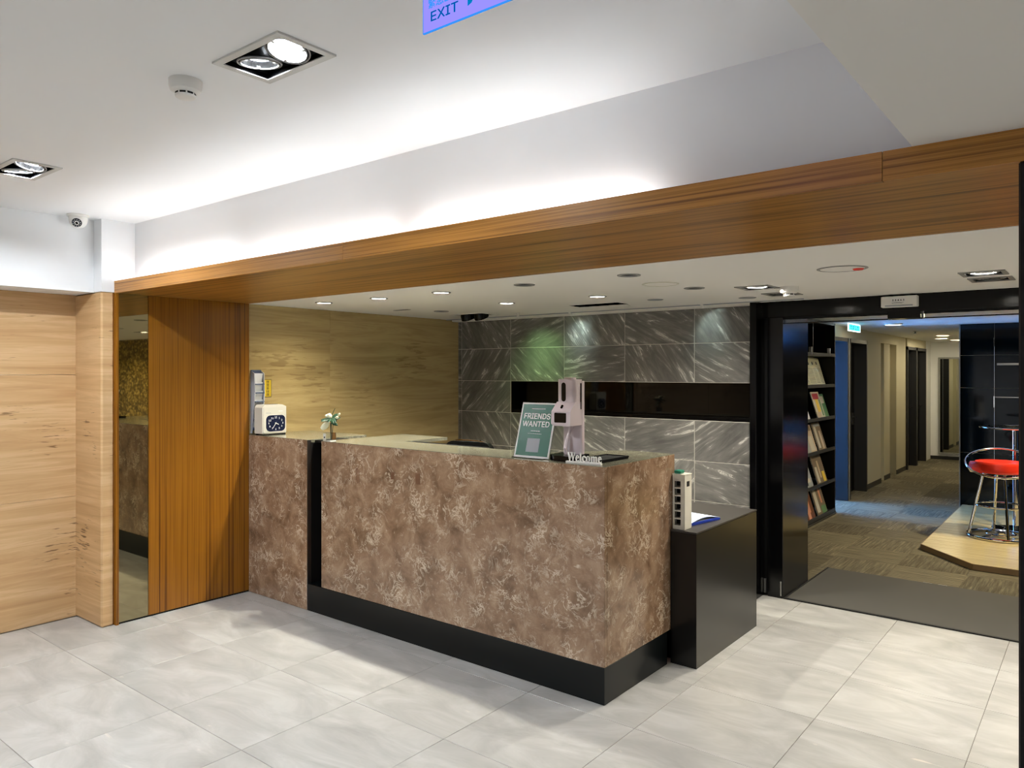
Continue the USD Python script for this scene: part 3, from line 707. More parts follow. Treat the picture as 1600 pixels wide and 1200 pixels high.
# ------------------------------------------------------------------ things on / above the return counter
tc = thing("time_clock", "cream time recorder with a navy clock dial on the left counter", "clock", (-4.785, 3.195, ZC + 0.001), 0)
side = Polygon([(-0.1, 0.008), (0.1, 0.008), (0.1, 0.205)] + [(0.1 - 0.045 + 0.045 * math.cos(t), 0.175 + 0.045 * math.sin(t)) for t in np.linspace(0.1, math.pi / 2, 7)] + [(-0.08, 0.22), (-0.1, 0.2)]).convex_hull
cl = facing_x(extrude(side.buffer(-0.006).buffer(0.006), 0, 0.10))
obj("case", shift(cl, -0.07, 0, 0), "cream_plastic", tc)
obj("front_bezel", shift(facing_x(extrude(sbox(-0.092, 0.014, 0.092, 0.205).buffer(-0.01).buffer(0.01), 0, 0.006)), 0.03, 0, 0), "cream_plastic", tc)
obj("dial", shift(facing_x(extrude(rrect(0.158, 0.116, 0.032), 0, 0.003)), 0.0358, 0.006, 0.084), "navy", tc)
nums = []
for k in range(12):
    a = math.pi / 2 - k * math.pi / 6
    n_ = meshkit.text_mesh(str(k or 12), 0.013, 0.0008, True)
    n_.apply_translation((-n_.bounds[:, 0].mean(), -n_.bounds[:, 1].mean(), 0))
    nums.append(shift(facing_x(n_), 0.0388, 0.006 + 0.058 * math.cos(a), 0.084 + 0.043 * math.sin(a)))
obj("numerals", join(*nums), "offwhite", tc, smooth=False)


def hand(L, w, ang):
    return shift(facing_x(turn(shift(box(-w / 2, w / 2, -0.008, L, 0, 0.0012)), (0, 0, 1), -ang)), 0.0392, 0.006, 0.084)


obj("hour_hand", hand(0.026, 0.006, 112), "offwhite", tc)
obj("minute_hand", hand(0.045, 0.004, 216), "offwhite", tc)
obj("card_slot", box(-0.03, 0.0, -0.05, 0.05, 0.2185, 0.2215), "doorframe", tc)
obj("display", box(0.0352, 0.0365, 0.03, 0.065, 0.168, 0.174), "offwhite", tc)
obj("small_print", join(*[box(0.0355, 0.0366, -0.075 + i * 0.007, -0.07 + i * 0.007, 0.158, 0.162) for i in range(6)]), "greypaper", tc)
obj("foot", join(*[box(x - 0.008, x + 0.008, y - 0.01, y + 0.01, 0, 0.009) for x in (-0.055, 0.02) for y in (-0.085, 0.085)]), "blackmat", tc)
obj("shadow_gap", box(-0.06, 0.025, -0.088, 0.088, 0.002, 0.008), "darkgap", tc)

ck = thing("card_rack", "tall grey rack of white time cards on the wall behind the time clock", "rack", (PX + 0.001, 3.098, 1.175), 0)
obj("rack_back", box(0, 0.012, 0, 0.085, 0.0, 0.445, 0.003), "bluegrey", ck)
wedge = trimesh.Trimesh([(0.0, y, z) for y in (0.0, 0.006) for z in (-0.02, 0.44)] + [(x, y, z) for y in (0.0, 0.006) for x, z in ((0.018, -0.02), (0.055, 0.28), (0.045, 0.42))]).convex_hull
obj("rack_side", wedge, "greypaper", ck)
obj("rack_side", shift(wedge, 0, 0.08, 0), "greypaper", ck)
for i in range(6):
    z = 0.02 + i * 0.064
    obj("time_card", turn(box(0.012, 0.0145, 0.009, 0.077, z, z + 0.082), (0, 1, 0), 14, (0.012, 0, z)).apply_translation((0.006, 0, 0)), "paper" if i != 1 else "greypaper", ck)
    obj("slot_bar", box(0.006, 0.056, 0.006, 0.08, z - 0.004, z + 0.004), "bluegrey", ck)

ys = thing("yellow_sticker", "upright yellow warning sticker with black characters on the travertine wall", "sticker", (PX + 0.0005, 3.241, 1.416), 0)
obj("border", box(0, 0.0012, -0.033, 0.033, 0.0, 0.134), "ink", ys)
obj("face", box(0.001, 0.0018, -0.029, 0.029, 0.004, 0.130), "yellow", ys)
mk = []
rr = random.Random(3)
for i in range(5):
    zc = 0.114 - i * 0.0235
    for k in range(3):
        mk.append(box(0.0016, 0.0022, -0.011, 0.011, zc - 0.008 + k * 0.0075, zc - 0.0055 + k * 0.0075))
    for y in (-0.008 + rr.random() * 0.006, 0.004 + rr.random() * 0.005):
        mk.append(box(0.0016, 0.0022, y - 0.0014, y + 0.0014, zc - 0.009, zc + 0.0095))
obj("characters", join(*mk), "ink", ys)

# ------------------------------------------------------------------ on the side cabinet
rk = thing("brochure_rack", "beige slotted brochure tower standing on the black cabinet", "rack", (-1.842, 3.835, 0.737), 0)
obj("side_wall", box(0.031, 0.037, -0.043, 0.043, 0, 0.30, 0.001), "cream_plastic", rk)
obj("side_wall", box(-0.037, -0.031, -0.043, 0.043, 0, 0.30, 0.001), "cream_plastic", rk)
obj("rack_back", box(-0.031, 0.031, 0.038, 0.043, 0, 0.30), "cream_plastic", rk)
obj("front_frame", join(box(0.012, 0.031, -0.043, -0.038, 0, 0.30), box(-0.031, -0.024, -0.043, -0.038, 0, 0.30), box(-0.024, 0.012, -0.043, -0.038, 0.27, 0.30), box(-0.024, 0.012, -0.043, -0.038, 0, 0.022)), "cream_plastic", rk)
obj("rack_top", box(-0.038, 0.038, -0.045, 0.045, 0.30, 0.304), "cream_plastic", rk)
for i in range(6):
    obj("slot_bar", box(-0.024, 0.012, -0.043, -0.02, 0.055 + i * 0.042, 0.063 + i * 0.042), "cream_plastic", rk)
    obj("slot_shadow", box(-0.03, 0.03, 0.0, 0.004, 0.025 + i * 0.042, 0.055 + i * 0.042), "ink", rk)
obj("window", box(0.0365, 0.0375, -0.02, 0.016, 0.235, 0.264), "doorframe", rk)
gb = thing("green_box", "small green plastic box lying on top of the beige brochure tower", "box", (-1.852, 3.825, 1.0415), 0)
obj("case", box(-0.022, 0.018, -0.025, 0.025, 0, 0.018, 0.004), "greenplastic", gb)
obj("lid_line", box(-0.0225, 0.0185, -0.0255, 0.0255, 0.010, 0.0115), "leaf", gb)

fd = thing("document_folder", "pale blue document folder lying open-edged on the cabinet behind the tower", "folder", (-1.9, 4.07, 0.737), -10)


def wavy(z0, lift, thick, w=0.2, L=0.3):
    V, F = [], []
    n = 12
    for side in (0, 1):
        for i in range(n + 1):
            t = i / n
            for x in (-w / 2, w / 2):
                bend = lift * math.sin(math.pi * t) * (0.35 + 0.65 * (x > 0)) + z0
                V.append((x, -L / 2 + L * t, bend + thick * side))
    h = 2 * (n + 1)
    for i in range(n):
        a = 2 * i
        F += [(a, a + 2, a + 3), (a, a + 3, a + 1), (h + a, h + a + 3, h + a + 2), (h + a, h + a + 1, h + a + 3)]
        for q in (0, 1):
            F += [(a + q, h + a + q, h + a + 2 + q), (a + q, h + a + 2 + q, a + 2 + q)]
    F += [(0, 1, h + 1), (0, h + 1, h), (2 * n, h + 2 * n + 1, 2 * n + 1), (2 * n, h + 2 * n, h + 2 * n + 1)]
    m = trimesh.Trimesh(V, F)
    m.fix_normals()
    return m


obj("lower_cover", wavy(0.0005, 0.0, 0.003), "blue", fd, label="deep blue lower cover")
obj("papers", wavy(0.004, 0.006, 0.006, 0.19, 0.285), "paper", fd)
obj("upper_cover", wavy(0.011, 0.02, 0.003), "paleblue", fd)
obj("spine", box(0.09, 0.1, -0.15, 0.15, 0.002, 0.016, 0.003), "blue", fd)

# office chair behind the counter
oc = thing("office_chair", "black office chair with a chrome-edged back behind the counter", "chair", (-3.80, 4.42, 0), 8)
bk = extrude(rrect(0.44, 0.56, 0.09), 0, 0.05)
obj("backrest", shift(upright(bk), 0, -0.17, 0.80), "blackmat", oc)
rim = [(0.225 * math.copysign(abs(math.cos(t)) ** 0.5, math.cos(t)), -0.195, 0.80 + 0.285 * math.copysign(abs(math.sin(t)) ** 0.5, math.sin(t))) for t in np.linspace(0, 2 * math.pi, 48, endpoint=False)]
obj("back_frame", tube(rim, 0.011, 8, True), "chrome", oc)
obj("seat", extrude(rrect(0.48, 0.46, 0.08), 0.43, 0.50), "blackmat", oc)
obj("back_support", tube([(0, -0.02, 0.42), (0, -0.16, 0.45), (0, -0.185, 0.6)], 0.02, 8), "blackmat", oc)
for s in (-1, 1):
    obj("armrest", join(tube([(s * 0.22, 0.05, 0.44), (s * 0.27, 0.05, 0.5), (s * 0.27, 0.05, 0.66)], 0.014, 8), box(s * 0.27 - 0.025, s * 0.27 + 0.025, -0.09, 0.14, 0.66, 0.685, 0.008)), "blackmat", oc)
obj("gas_post", cyl(0.025, 0.1, 0.43), "chrome", oc)
for k in range(5):
    a = k * 2 * math.pi / 5
    g = obj("base_leg", tube([(0, 0, 0.11), (0.27 * math.cos(a), 0.27 * math.sin(a), 0.075)], [0.024, 0.014], 8), "chrome", oc)
    obj("caster", shift(turn(cyl(0.026, -0.018, 0.018, 16), (1, 0, 0), 90), 0.27 * math.cos(a), 0.27 * math.sin(a), 0.0275), "blackmat", g)
# ------------------------------------------------------------------ ceiling fittings
def ring_rect(w, h, t, z0, z1, hole=None):
    return extrude(sbox(-w / 2, -h / 2, w / 2, h / 2).difference(sbox(-w / 2 + t, -h / 2 + t, w / 2 - t, h / 2 - t)), z0, z1)


def lampunit(parent, x, y, R, on, tilt=(0, 0), z=0.0):
    """Gimbal ring, reflector bowl and lamp of a recessed spotlight."""
    m0 = trimesh.transformations.concatenate_matrices(trimesh.transformations.translation_matrix((x, y, z)), trimesh.transformations.euler_matrix(math.radians(tilt[0]), math.radians(tilt[1]), 0))

    def put(m):
        m = m.copy()
        m.apply_transform(m0)
        return m
    g = obj("gimbal_ring", put(join(trimesh.creation.torus(R, R * 0.045, major_sections=32, minor_sections=8), shift(trimesh.creation.torus(R * 0.87, R * 0.04, major_sections=32, minor_sections=8), 0, 0, -0.002))), "alu", parent)
    obj("reflector", put(lathe([(R * 0.84, 0.0), (R * 0.78, R * 0.25), (R * 0.55, R * 0.62), (R * 0.3, R * 0.74), (R * 0.3, R * 0.76), (R * 0.58, R * 0.66), (R * 0.82, R * 0.26), (R * 0.88, 0.0)], 28)), "reflector", parent)
    lm = obj("lamp", put(lathe([(0.0002, R * 0.16), (R * 0.4, R * 0.18), (R * 0.58, R * 0.24), (R * 0.6, R * 0.3), (0.0002, R * 0.34)], 24)), on, parent)
    obj("lamp_clip", put(join(*[box(-0.004, 0.004, -R * 0.86, -R * 0.7, -0.004, 0.002).apply_transform(trimesh.transformations.rotation_matrix(q, (0, 0, 1))) for q in (0, 2.1, 4.2)])), "steel", parent)
    return g


def twin(loc, label, kinds, group=None):
    t = thing("twin_spotlight", label, "ceiling light", loc, 0, group)
    obj("frame", ring_rect(0.346, 0.206, 0.024, -0.006, 0.004), "frame", t, smooth=False)
    obj("inner_lip", ring_rect(0.30, 0.16, 0.004, -0.003, 0.012), "black", t, smooth=False)
    obj("housing", join(box(-0.154, 0.154, -0.084, -0.08, 0.0, 0.13), box(-0.154, 0.154, 0.08, 0.084, 0.0, 0.13), box(-0.154, -0.15, -0.08, 0.08, 0.0, 0.13), box(0.15, 0.154, -0.08, 0.08, 0.0, 0.13), box(-0.154, 0.154, -0.084, 0.084, 0.126, 0.13)), "blackmat", t)
    lampunit(t, -0.073, 0, 0.066, kinds[0], (6, 4), 0.004)
    lampunit(t, 0.073, 0, 0.066, kinds[1], (-12, -4), 0.006)
    return t


tw1 = twin((TW[0][0], TW[0][1], ZU), "white framed twin spotlight in the lobby ceiling near the exit sign", ("lampsoft", "lamp"))
tw2 = twin((TW[1][0], TW[1][1], ZU), "white framed twin spotlight at the picture's left edge", ("lamp", "lampsoft"))
for x, y in TW[2:]:  # copies added behind the viewer as fill for the lobby
    dup(tw1, "twin_spotlight", (x, y, ZU), 0, "white framed twin spotlight added as fill over the lobby behind the viewer, " + ("nearer the dropped soffit" if x > -3 else "nearer the travertine wall"), "added fill spotlights behind the viewer")

# tubes of the cove light, lying in the trough on top of the beam
for i in range(3):
    x0 = -4.83 + i * 1.25
    t = thing("cove_tube", "white fluorescent tube hidden on top of the teak beam, " + ("at its left end", "in the middle", "at the end of the glow")[i], "light tube", (x0, 2.215, ZB + 0.02), 0, "cove tubes on the beam")
    obj("tube", turn(cyl(0.008, 0.02, 1.12, 12), (0, 1, 0), 90).apply_translation((0, 0, 0.024)), "cove", t)
    obj("batten", box(0.0, 1.14, -0.014, 0.014, 0, 0.014), "offwhite", t)

# small round downlights over the counter, plus out-of-view ones lighting the mosaic wall
where = ["nearest the teak panel", "second from the teak panel", "third from the teak panel", "fourth from the teak panel, unlit", "fifth from the teak panel, unlit and nearest the viewer", "lit in the second row above the dispenser", "unlit in the second row before the doorway", "in the second row left of the black slot, its dim glow added as fill", "unlit in the corner by the twin lamps", "out of view beyond the black post, placed to light the gold mosaic wall", "out of view by the gold mosaic wall, placed to light it"]
for (x, y, on), w in zip(ROUNDS, where):
    t = thing("round_downlight", "small round ceiling downlight, " + w, "ceiling light", (x, y, ZA + 0.004), 0)
    obj("trim_ring", lathe([(0.044, 0.002), (0.046, -0.004), (0.058, -0.005), (0.061, -0.002), (0.061, 0.001), (0.044, 0.004)], 32), "alu", t)
    obj("reflector", lathe([(0.045, 0.0), (0.040, 0.03), (0.030, 0.055), (0.0003, 0.06), (0.0003, 0.064), (0.034, 0.06), (0.0455, 0.03), (0.0465, 0.0)], 28), "reflector", t)
    obj("lamp", lathe([(0.0003, 0.020), (0.026, 0.024), (0.031, 0.034), (0.020, 0.05), (0.0003, 0.052)], 24), ("offwhite", "roundlamp", "roundsoft")[on], t)

sqw = ["lit square downlight over the black cabinet's far end", "unlit square downlight close to the doorway column", "lit square downlight of the pair at the right edge", "unlit square downlight of the pair at the right edge"]
for (x, y, on), w in zip(SQ, sqw):
    t = thing("square_downlight", w + ", grey framed", "ceiling light", (x, y, ZA + 0.004), 0)
    obj("frame", ring_rect(0.2, 0.2, 0.022, -0.005, 0.002), "alu", t, smooth=False)
    obj("housing", join(box(-0.081, 0.081, -0.081, -0.078, 0, 0.11), box(-0.081, 0.081, 0.078, 0.081, 0, 0.11), box(-0.081, -0.078, -0.078, 0.078, 0, 0.11), box(0.078, 0.081, -0.078, 0.078, 0, 0.11), box(-0.081, 0.081, -0.081, 0.081, 0.107, 0.11)), "blackmat", t)
    lampunit(t, 0, 0, 0.066, "squarelamp" if on else "greypaper", (0, 0), 0.004)

# adjustable black lamps in an opening near the slate wall
x, y, w, h = VENT[0]
t = thing("double_lamp", "pair of black swivel lamps in an open ceiling slot by the slate wall", "ceiling light", (x, y, ZA + 0.004), 0)
obj("slot_frame", ring_rect(w + 0.03, h + 0.03, 0.02, -0.004, 0.002), "offwhite", t, smooth=False)
obj("slot_box", join(box(-w / 2, w / 2, -h / 2, -h / 2 + 0.004, 0, 0.12), box(-w / 2, w / 2, h / 2 - 0.004, h / 2, 0, 0.12), box(-w / 2, w / 2, -h / 2, h / 2, 0.116, 0.12)), "blackmat", t)
for sx in (-0.075, 0.075):
    hd = obj("lamp_head", turn(lathe([(0.0003, 0.05), (0.05, 0.045), (0.062, 0.01), (0.064, -0.03), (0.056, -0.03), (0.05, 0.0), (0.0003, 0.004)], 24), (1, 0, 0), 26).apply_translation((sx, 0, -0.004)), "black", t)
    obj("lamp_glass", turn(cyl(0.052, -0.012, -0.006, 20), (1, 0, 0), 26).apply_translation((sx, 0, -0.004)), "greypaper", hd)
x, y, w, h = VENT[1]
t = thing("ceiling_opening", "long black open slot in the white ceiling above the slate wall", "vent", (x, y, ZA + 0.004), 0)
obj("slot_box", join(box(-w / 2, w / 2, -h / 2, -h / 2 + 0.004, 0, 0.12), box(-w / 2, w / 2, h / 2 - 0.004, h / 2, 0, 0.12), box(-w / 2, -w / 2 + 0.004, -h / 2, h / 2, 0, 0.12), box(w / 2 - 0.004, w / 2, -h / 2, h / 2, 0, 0.12), box(-w / 2, w / 2, -h / 2, h / 2, 0.116, 0.12)), "black", t)
obj("loose_flap", turn(box(-w / 2, w / 2, 0.0, 0.05, -0.004, -0.001), (1, 0, 0), -12, (0, 0, 0)).apply_translation((0, h / 2 - 0.02, 0)), "offwhite", t)

# three unseen spotlights placed to make the bright spots on the slate wall
for x, y, kind, lab in ((-3.5, 5.19, "spotlamp", "unseen tiny ceiling spotlight placed to light the slate above the dispenser"), (-2.33, 5.19, "spotlamp", "unseen tiny ceiling spotlight placed to light the slate beside the doorway"), (-3.88, 4.96, "spotgreen", "unseen tiny greenish ceiling spotlight placed to light the slate left of the dispenser")):
    t = thing("slate_spotlight", lab, "ceiling light", (x, y, ZA + 0.004), 0)
    tl = 36 if kind == "spotgreen" else 36
    put = lambda m: turn(m, (1, 0, 0), tl).apply_translation((0, 0, -0.012))
    obj("barrel", put(lathe([(0.014, 0.026), (0.014, -0.012), (0.0115, -0.012), (0.011, 0.02), (0.0003, 0.022), (0.0003, 0.026)], 20)), "offwhite", t)
    obj("lamp", put(lathe([(0.0003, 0.006), (0.008, 0.008), (0.009, 0.012), (0.0003, 0.014)], 16)), kind, t)
    obj("base_ring", lathe([(0.016, 0.0), (0.024, -0.002), (0.026, 0.0), (0.016, 0.003)], 24), "offwhite", t)

# flush discs, speaker, slot, red lamp
def disc(name, label, cat, x, y, r, m, m2, zt=ZA + 0.004):
    t = thing(name, label, cat, (x, y, zt), 0)
    obj("rim", lathe([(r * 0.86, 0.002), (r * 0.9, -0.004), (r, -0.002), (r, 0.001), (r * 0.86, 0.003)], 36), m, t)
    obj("cover", lathe([(0.0003, -0.003), (r * 0.87, -0.002), (r * 0.87, 0.001), (0.0003, 0.001)], 36), m2, t)
    return t


disc("ceiling_speaker", "large flush round speaker grille in the alcove ceiling", "speaker", -1.979, 3.843, 0.105, "cream_plastic", "soffit")
disc("blanking_disc", "small grey round cover on the ceiling right of the black slot", "cover", -2.426, 4.636, 0.055, "alu", "greypaper")
disc("blanking_disc", "small grey round cover on the ceiling beside the slate wall's right end", "cover", -1.88, 4.9, 0.058, "alu", "greypaper")
rd = disc("fire_indicator", "flat round ceiling indicator with a red lens before the dark doorway", "indicator lamp", -0.997, 3.817, 0.115, "alu", "soffit")
obj("small_lens", lathe([(0.0003, -0.012), (0.02, -0.01), (0.026, -0.003), (0.0003, -0.002)], 24).apply_translation((0.065, 0.03, 0)), "red", rd)
t = thing("ceiling_slot", "short thin grey slot in the ceiling over the travertine wall", "vent", (-4.413, 4.137, ZA + 0.004), 0)
obj("frame", ring_rect(0.17, 0.03, 0.006, -0.003, 0.001), "alu", t)
obj("dark_slit", box(-0.079, 0.079, -0.009, 0.009, -0.001, 0.001), "doorframe", t)


def smoke(loc, label):
    t = thing("smoke_detector", label, "smoke detector", loc, 0)
    obj("base", lathe([(0.0003, 0.0), (0.052, 0.0), (0.052, -0.022), (0.047, -0.034), (0.033, -0.042), (0.0003, -0.042)], 32), "offwhite", t)
    obj("vent_slots", join(*[box(0.022, 0.031, -0.009, 0.009, -0.050, -0.042).apply_transform(trimesh.transformations.rotation_matrix(q, (0, 0, 1))) for q in np.arange(0, 6.2, math.pi / 4)]), "ink", t)
    obj("vent_ribs", join(*[box(0.024, 0.032, -0.0025, 0.0025, -0.050, -0.041).apply_transform(trimesh.transformations.rotation_matrix(q + math.pi / 8, (0, 0, 1))) for q in np.arange(0, 6.2, math.pi / 4)], cyl(0.022, -0.05, -0.042)), "offwhite", t)
    obj("lower_cap", lathe([(0.0003, -0.049), (0.033, -0.049), (0.032, -0.055), (0.025, -0.059), (0.0003, -0.06)], 32), "offwhite", t)
    return t


smoke((-2.38, 1.262, ZU), "white round smoke detector on the lobby ceiling beside the twin spotlight")
smoke((-1.45, 4.43, ZA + 0.004), "white round smoke detector on the alcove ceiling before the doorway")

dc = thing("dome_camera", "white dome security camera in the ceiling corner above the travertine", "camera", (-4.925, 1.93, ZU), 0)
obj("base", lathe([(0.0003, 0.0), (0.062, 0.0), (0.062, -0.008), (0.05, -0.014), (0.0003, -0.014)], 32), "offwhite", dc)
obj("dome", lathe([(0.05, -0.012), (0.052, -0.03), (0.047, -0.052), (0.034, -0.07), (0.016, -0.079), (0.0003, -0.081)], 28), "offwhite", dc)
aim = np.array([0.72, -0.45, -0.52])
aim /= np.linalg.norm(aim)
Rm = trimesh.geometry.align_vectors((0, 0, 1), aim)


def aimed(m):
    m = m.copy()
    m.apply_transform(Rm)
    m.apply_translation((0, 0, -0.03))
    return m


obj("eye_ring", aimed(lathe([(0.012, 0.045), (0.014, 0.052), (0.026, 0.050), (0.028, 0.044), (0.012, 0.04)], 24)), "doorframe", dc)
obj("infrared_ring", aimed(join(*[trimesh.creation.icosphere(1, 0.0035).apply_translation((0.02 * math.cos(a), 0.02 * math.sin(a), 0.0505)) for a in np.linspace(0, 2 * math.pi, 10, endpoint=False)])), "greypaper", dc)
obj("lens", aimed(shift(trimesh.creation.icosphere(2, 0.011), 0, 0, 0.043)), "black", dc)

# ------------------------------------------------------------------ exit sign over the lobby
xs = thing("exit_sign", "violet-lit hanging exit sign with blue lettering at the picture's top edge", "sign", (-1.105, 1.10, 2.303), 0)
obj("face", box(-0.004, 0.36, 0.0, 0.004, 0.0, 0.15), "signface", xs)
obj("edge_rim", join(box(-0.0055, 0.3615, -0.0003, 0.0043, -0.001, 0.0006), box(-0.0055, -0.0038, -0.0003, 0.0043, 0, 0.15), box(0.3598, 0.3615, -0.0003, 0.0043, 0, 0.15)), "signpale", xs)
ex = meshkit.text_mesh("EXIT", 0.0195, 0.0012)
ex.apply_scale((0.078 / ex.bounds[1][0], 1, 1))
obj("exit_word", shift(upright(ex), 0.016, -0.0003, 0.0185), "signink", xs, smooth=False)
cj = glyphs(GLYPH_EXIT, 0.019, 0.0012, 56)
cj.apply_translation((-cj.bounds[0][0], -cj.bounds[0][1], 0))
cj.apply_scale((0.085 / cj.bounds[1][0], 1.0, 1))
obj("chinese_characters", shift(upright(cj), 0.012, -0.0003, 0.046), "signpale", xs, smooth=False)
door_ = Polygon([(0.120, 0.048), (0.130, 0.052), (0.146, 0.082), (0.146, 0.14), (0.120, 0.14)])
leg1 = Polygon([(0.172, 0.066), (0.18, 0.062), (0.2, 0.088), (0.222, 0.1), (0.214, 0.112), (0.19, 0.1)])
leg2 = Polygon([(0.235, 0.072), (0.262, 0.066), (0.264, 0.076), (0.244, 0.082), (0.23, 0.11), (0.216, 0.104)])
torso = Polygon([(0.214, 0.1), (0.232, 0.106), (0.24, 0.128), (0.222, 0.132)])
arm = Polygon([(0.19, 0.118), (0.2, 0.128), (0.23, 0.13), (0.252, 0.108), (0.26, 0.114), (0.238, 0.138), (0.195, 0.138), (0.184, 0.122)])
obj("running_figure", join(*[shift(upright(extrude(q, 0.0002, 0.0012)), 0, 0, -0.042) for q in (leg1, leg2, torso, arm)], shift(upright(extrude(Point(0.24, 0.142).buffer(0.0085), 0.0002, 0.0012)), 0, 0, -0.042)), "signink2", xs, smooth=False)
obj("door_symbol", shift(upright(extrude(door_, 0.0002, 0.0012)), 0, 0, -0.028), "signink2", xs, smooth=False)
obj("lamp_housing", box(-0.01, 0.366, -0.014, 0.022, 0.15, 0.185, 0.003), "offwhite", xs)
for x in (0.08, 0.28):
    obj("rod", cyl(0.005, 0.185, ZU - 2.303, 12, (x, 0.004)), "steel", xs)

# white sensor box over the doorway, with its lettering
sb = thing("door_sensor", "white automatic door sensor box on the black header above the doorway", "sensor", (-1.033, 5.285, 2.018), 0)
obj("case", box(-0.105, 0.105, -0.03, 0.025, 0, 0.07, 0.004), "offwhite", sb)
obj("label_plate", box(-0.045, 0.04, -0.032, -0.0295, 0.02, 0.06), "paper", sb)
mk = []
for i in range(5):
    xx = -0.038 + i * 0.0155
    mk += [box(xx, xx + 0.0095, -0.033, -0.0315, 0.039, 0.0415), box(xx + 0.001, xx + 0.0085, -0.033, -0.0315, 0.045, 0.047), box(xx + 0.0035, xx + 0.006, -0.033, -0.0315, 0.039, 0.05)]
mk += [box(-0.04, 0.03, -0.033, -0.0315, 0.028, 0.0295), box(-0.04, 0.02, -0.033, -0.0315, 0.023, 0.0243)]
obj("characters", join(*mk), "ink", sb)
obj("sensor_strip", box(-0.08, 0.08, -0.0315, -0.028, 0.004, 0.014), "greypaper", sb)

# entrance mat
em = thing("entrance_mat", "flat dark grey mat filling the doorway between tile and carpet", "mat")
obj("pile", box(-1.775, -0.2, 5.352, 6.39, 0.001, 0.008, 0.003), "mat", em)
obj("black_border", join(box(-1.788, -0.2, 5.336, 5.352, 0.0, 0.008), box(-1.788, -1.775, 5.352, 6.4, 0.001, 0.008)), "ink", em)
obj("metal_strip", join(box(-1.09, -1.03, 6.392, 6.402, 0.001, 0.007), box(-0.99, -0.93, 6.392, 6.402, 0.001, 0.007)), "steel", em)

# ------------------------------------------------------------------ magazine rack beyond the column
bc = thing("magazine_rack", "tall black magazine rack with slanted shelves behind the doorway column", "bookcase")
BX0, BX1, Y0, Y1 = -2.815, -2.405, 7.5, 8.92
obj("side_panel", box(BX0, BX1, Y1 - 0.025, Y1, 0.03, 2.15), "blackmat", bc)
obj("side_panel", box(BX0, BX1, Y0, Y0 + 0.025, 0.03, 2.15), "blackmat", bc)
obj("rack_back", box(BX0, BX0 + 0.02, Y0, Y1, 0.03, 2.15), "blackmat", bc)
obj("top_board", box(BX0, BX1, Y0, Y1, 2.13, 2.155), "blackmat", bc)
obj("divider", box(BX0 + 0.02, BX1 - 0.06, 8.30, 8.315, 1.80, 2.13), "blackmat", bc)
obj("divider", box(BX0 + 0.02, BX1 - 0.16, 8.28, 8.295, 0.06, 1.44), "blackmat", bc)
obj("base_board", box(BX0, BX1 + 0.005, Y0, Y1, 0.0, 0.035), "blackmat", bc)
obj("base_trim", box(BX1, BX1 + 0.012, Y0, Y1, 0.012, 0.022), "steel", bc)
SH = [1.79, 1.452, 1.096, 0.745, 0.387, 0.05]
for z in SH:
    sh = turn(box(BX0 + 0.03, BX1 + 0.01, Y0 + 0.025, Y1 - 0.025, z - 0.012, z), (0, 1, 0), 0)
    s_ = obj("shelf", sh, "doorframe", bc)
    obj("shelf_lip", box(BX1 - 0.004, BX1 + 0.008, Y0 + 0.025, Y1 - 0.025, z - 0.014, z + 0.022), "doorframe", s_)
for y in (8.02, 8.68):
    obj("clip", box(BX1 - 0.02, BX1 + 0.008, y, y + 0.03, 1.79, 1.87), "greypaper", bc)


def cover(name, m, rgb):
    M[name] = plain("magazine_cover_" + name, rgb, 0.35)


cover("c1", 0, (196, 190, 176)); cover("c2", 0, (176, 44, 66)); cover("c3", 0, (228, 196, 70)); cover("c4", 0, (190, 170, 146)); cover("c5", 0, (120, 104, 84)); cover("c6", 0, (150, 156, 162)); cover("c7", 0, (214, 148, 116)); cover("c8", 0, (110, 66, 38)); cover("c9", 0, (90, 130, 90))


def leaned(m, z, back=0.0):
    """Leans a sheet standing at the shelf's front edge against the rack."""
    return turn(m, (0, 1, 0), -17, (0, 0, 0)).apply_translation((BX1 - 0.02 - back, 0, z + 0.004))


def magazine(label, y, w, h, z, base, bands, back=0.0, roll=0.0, cat="magazine", name="magazine", group=None):
    if cat == "magazine":
        w, h = w * 1.15, h * 1.04
    t = thing(name, label, cat, (0, y, 0), 0, group)
    yaw = lambda m: shift(turn(m, (1, 0, 0), roll, (0, w / 2, 0)), 0, 0, w / 2 * math.sin(math.radians(abs(roll))))
    obj("pages", leaned(yaw(box(-0.012, -0.003, 0.002, w - 0.002, 0.001, h - 0.002)), z, back), "paper" if cat == "magazine" else "news", t)
    obj("front_cover", leaned(yaw(box(-0.003, 0.0, 0, w, 0, h, 0.001)), z, back), base, t)
    for (a, b, c, d, mm) in bands:
        obj("print_block", leaned(yaw(box(-0.0004, 0.0008, a * w, b * w, c * h, d * h)), z, back), mm, t)


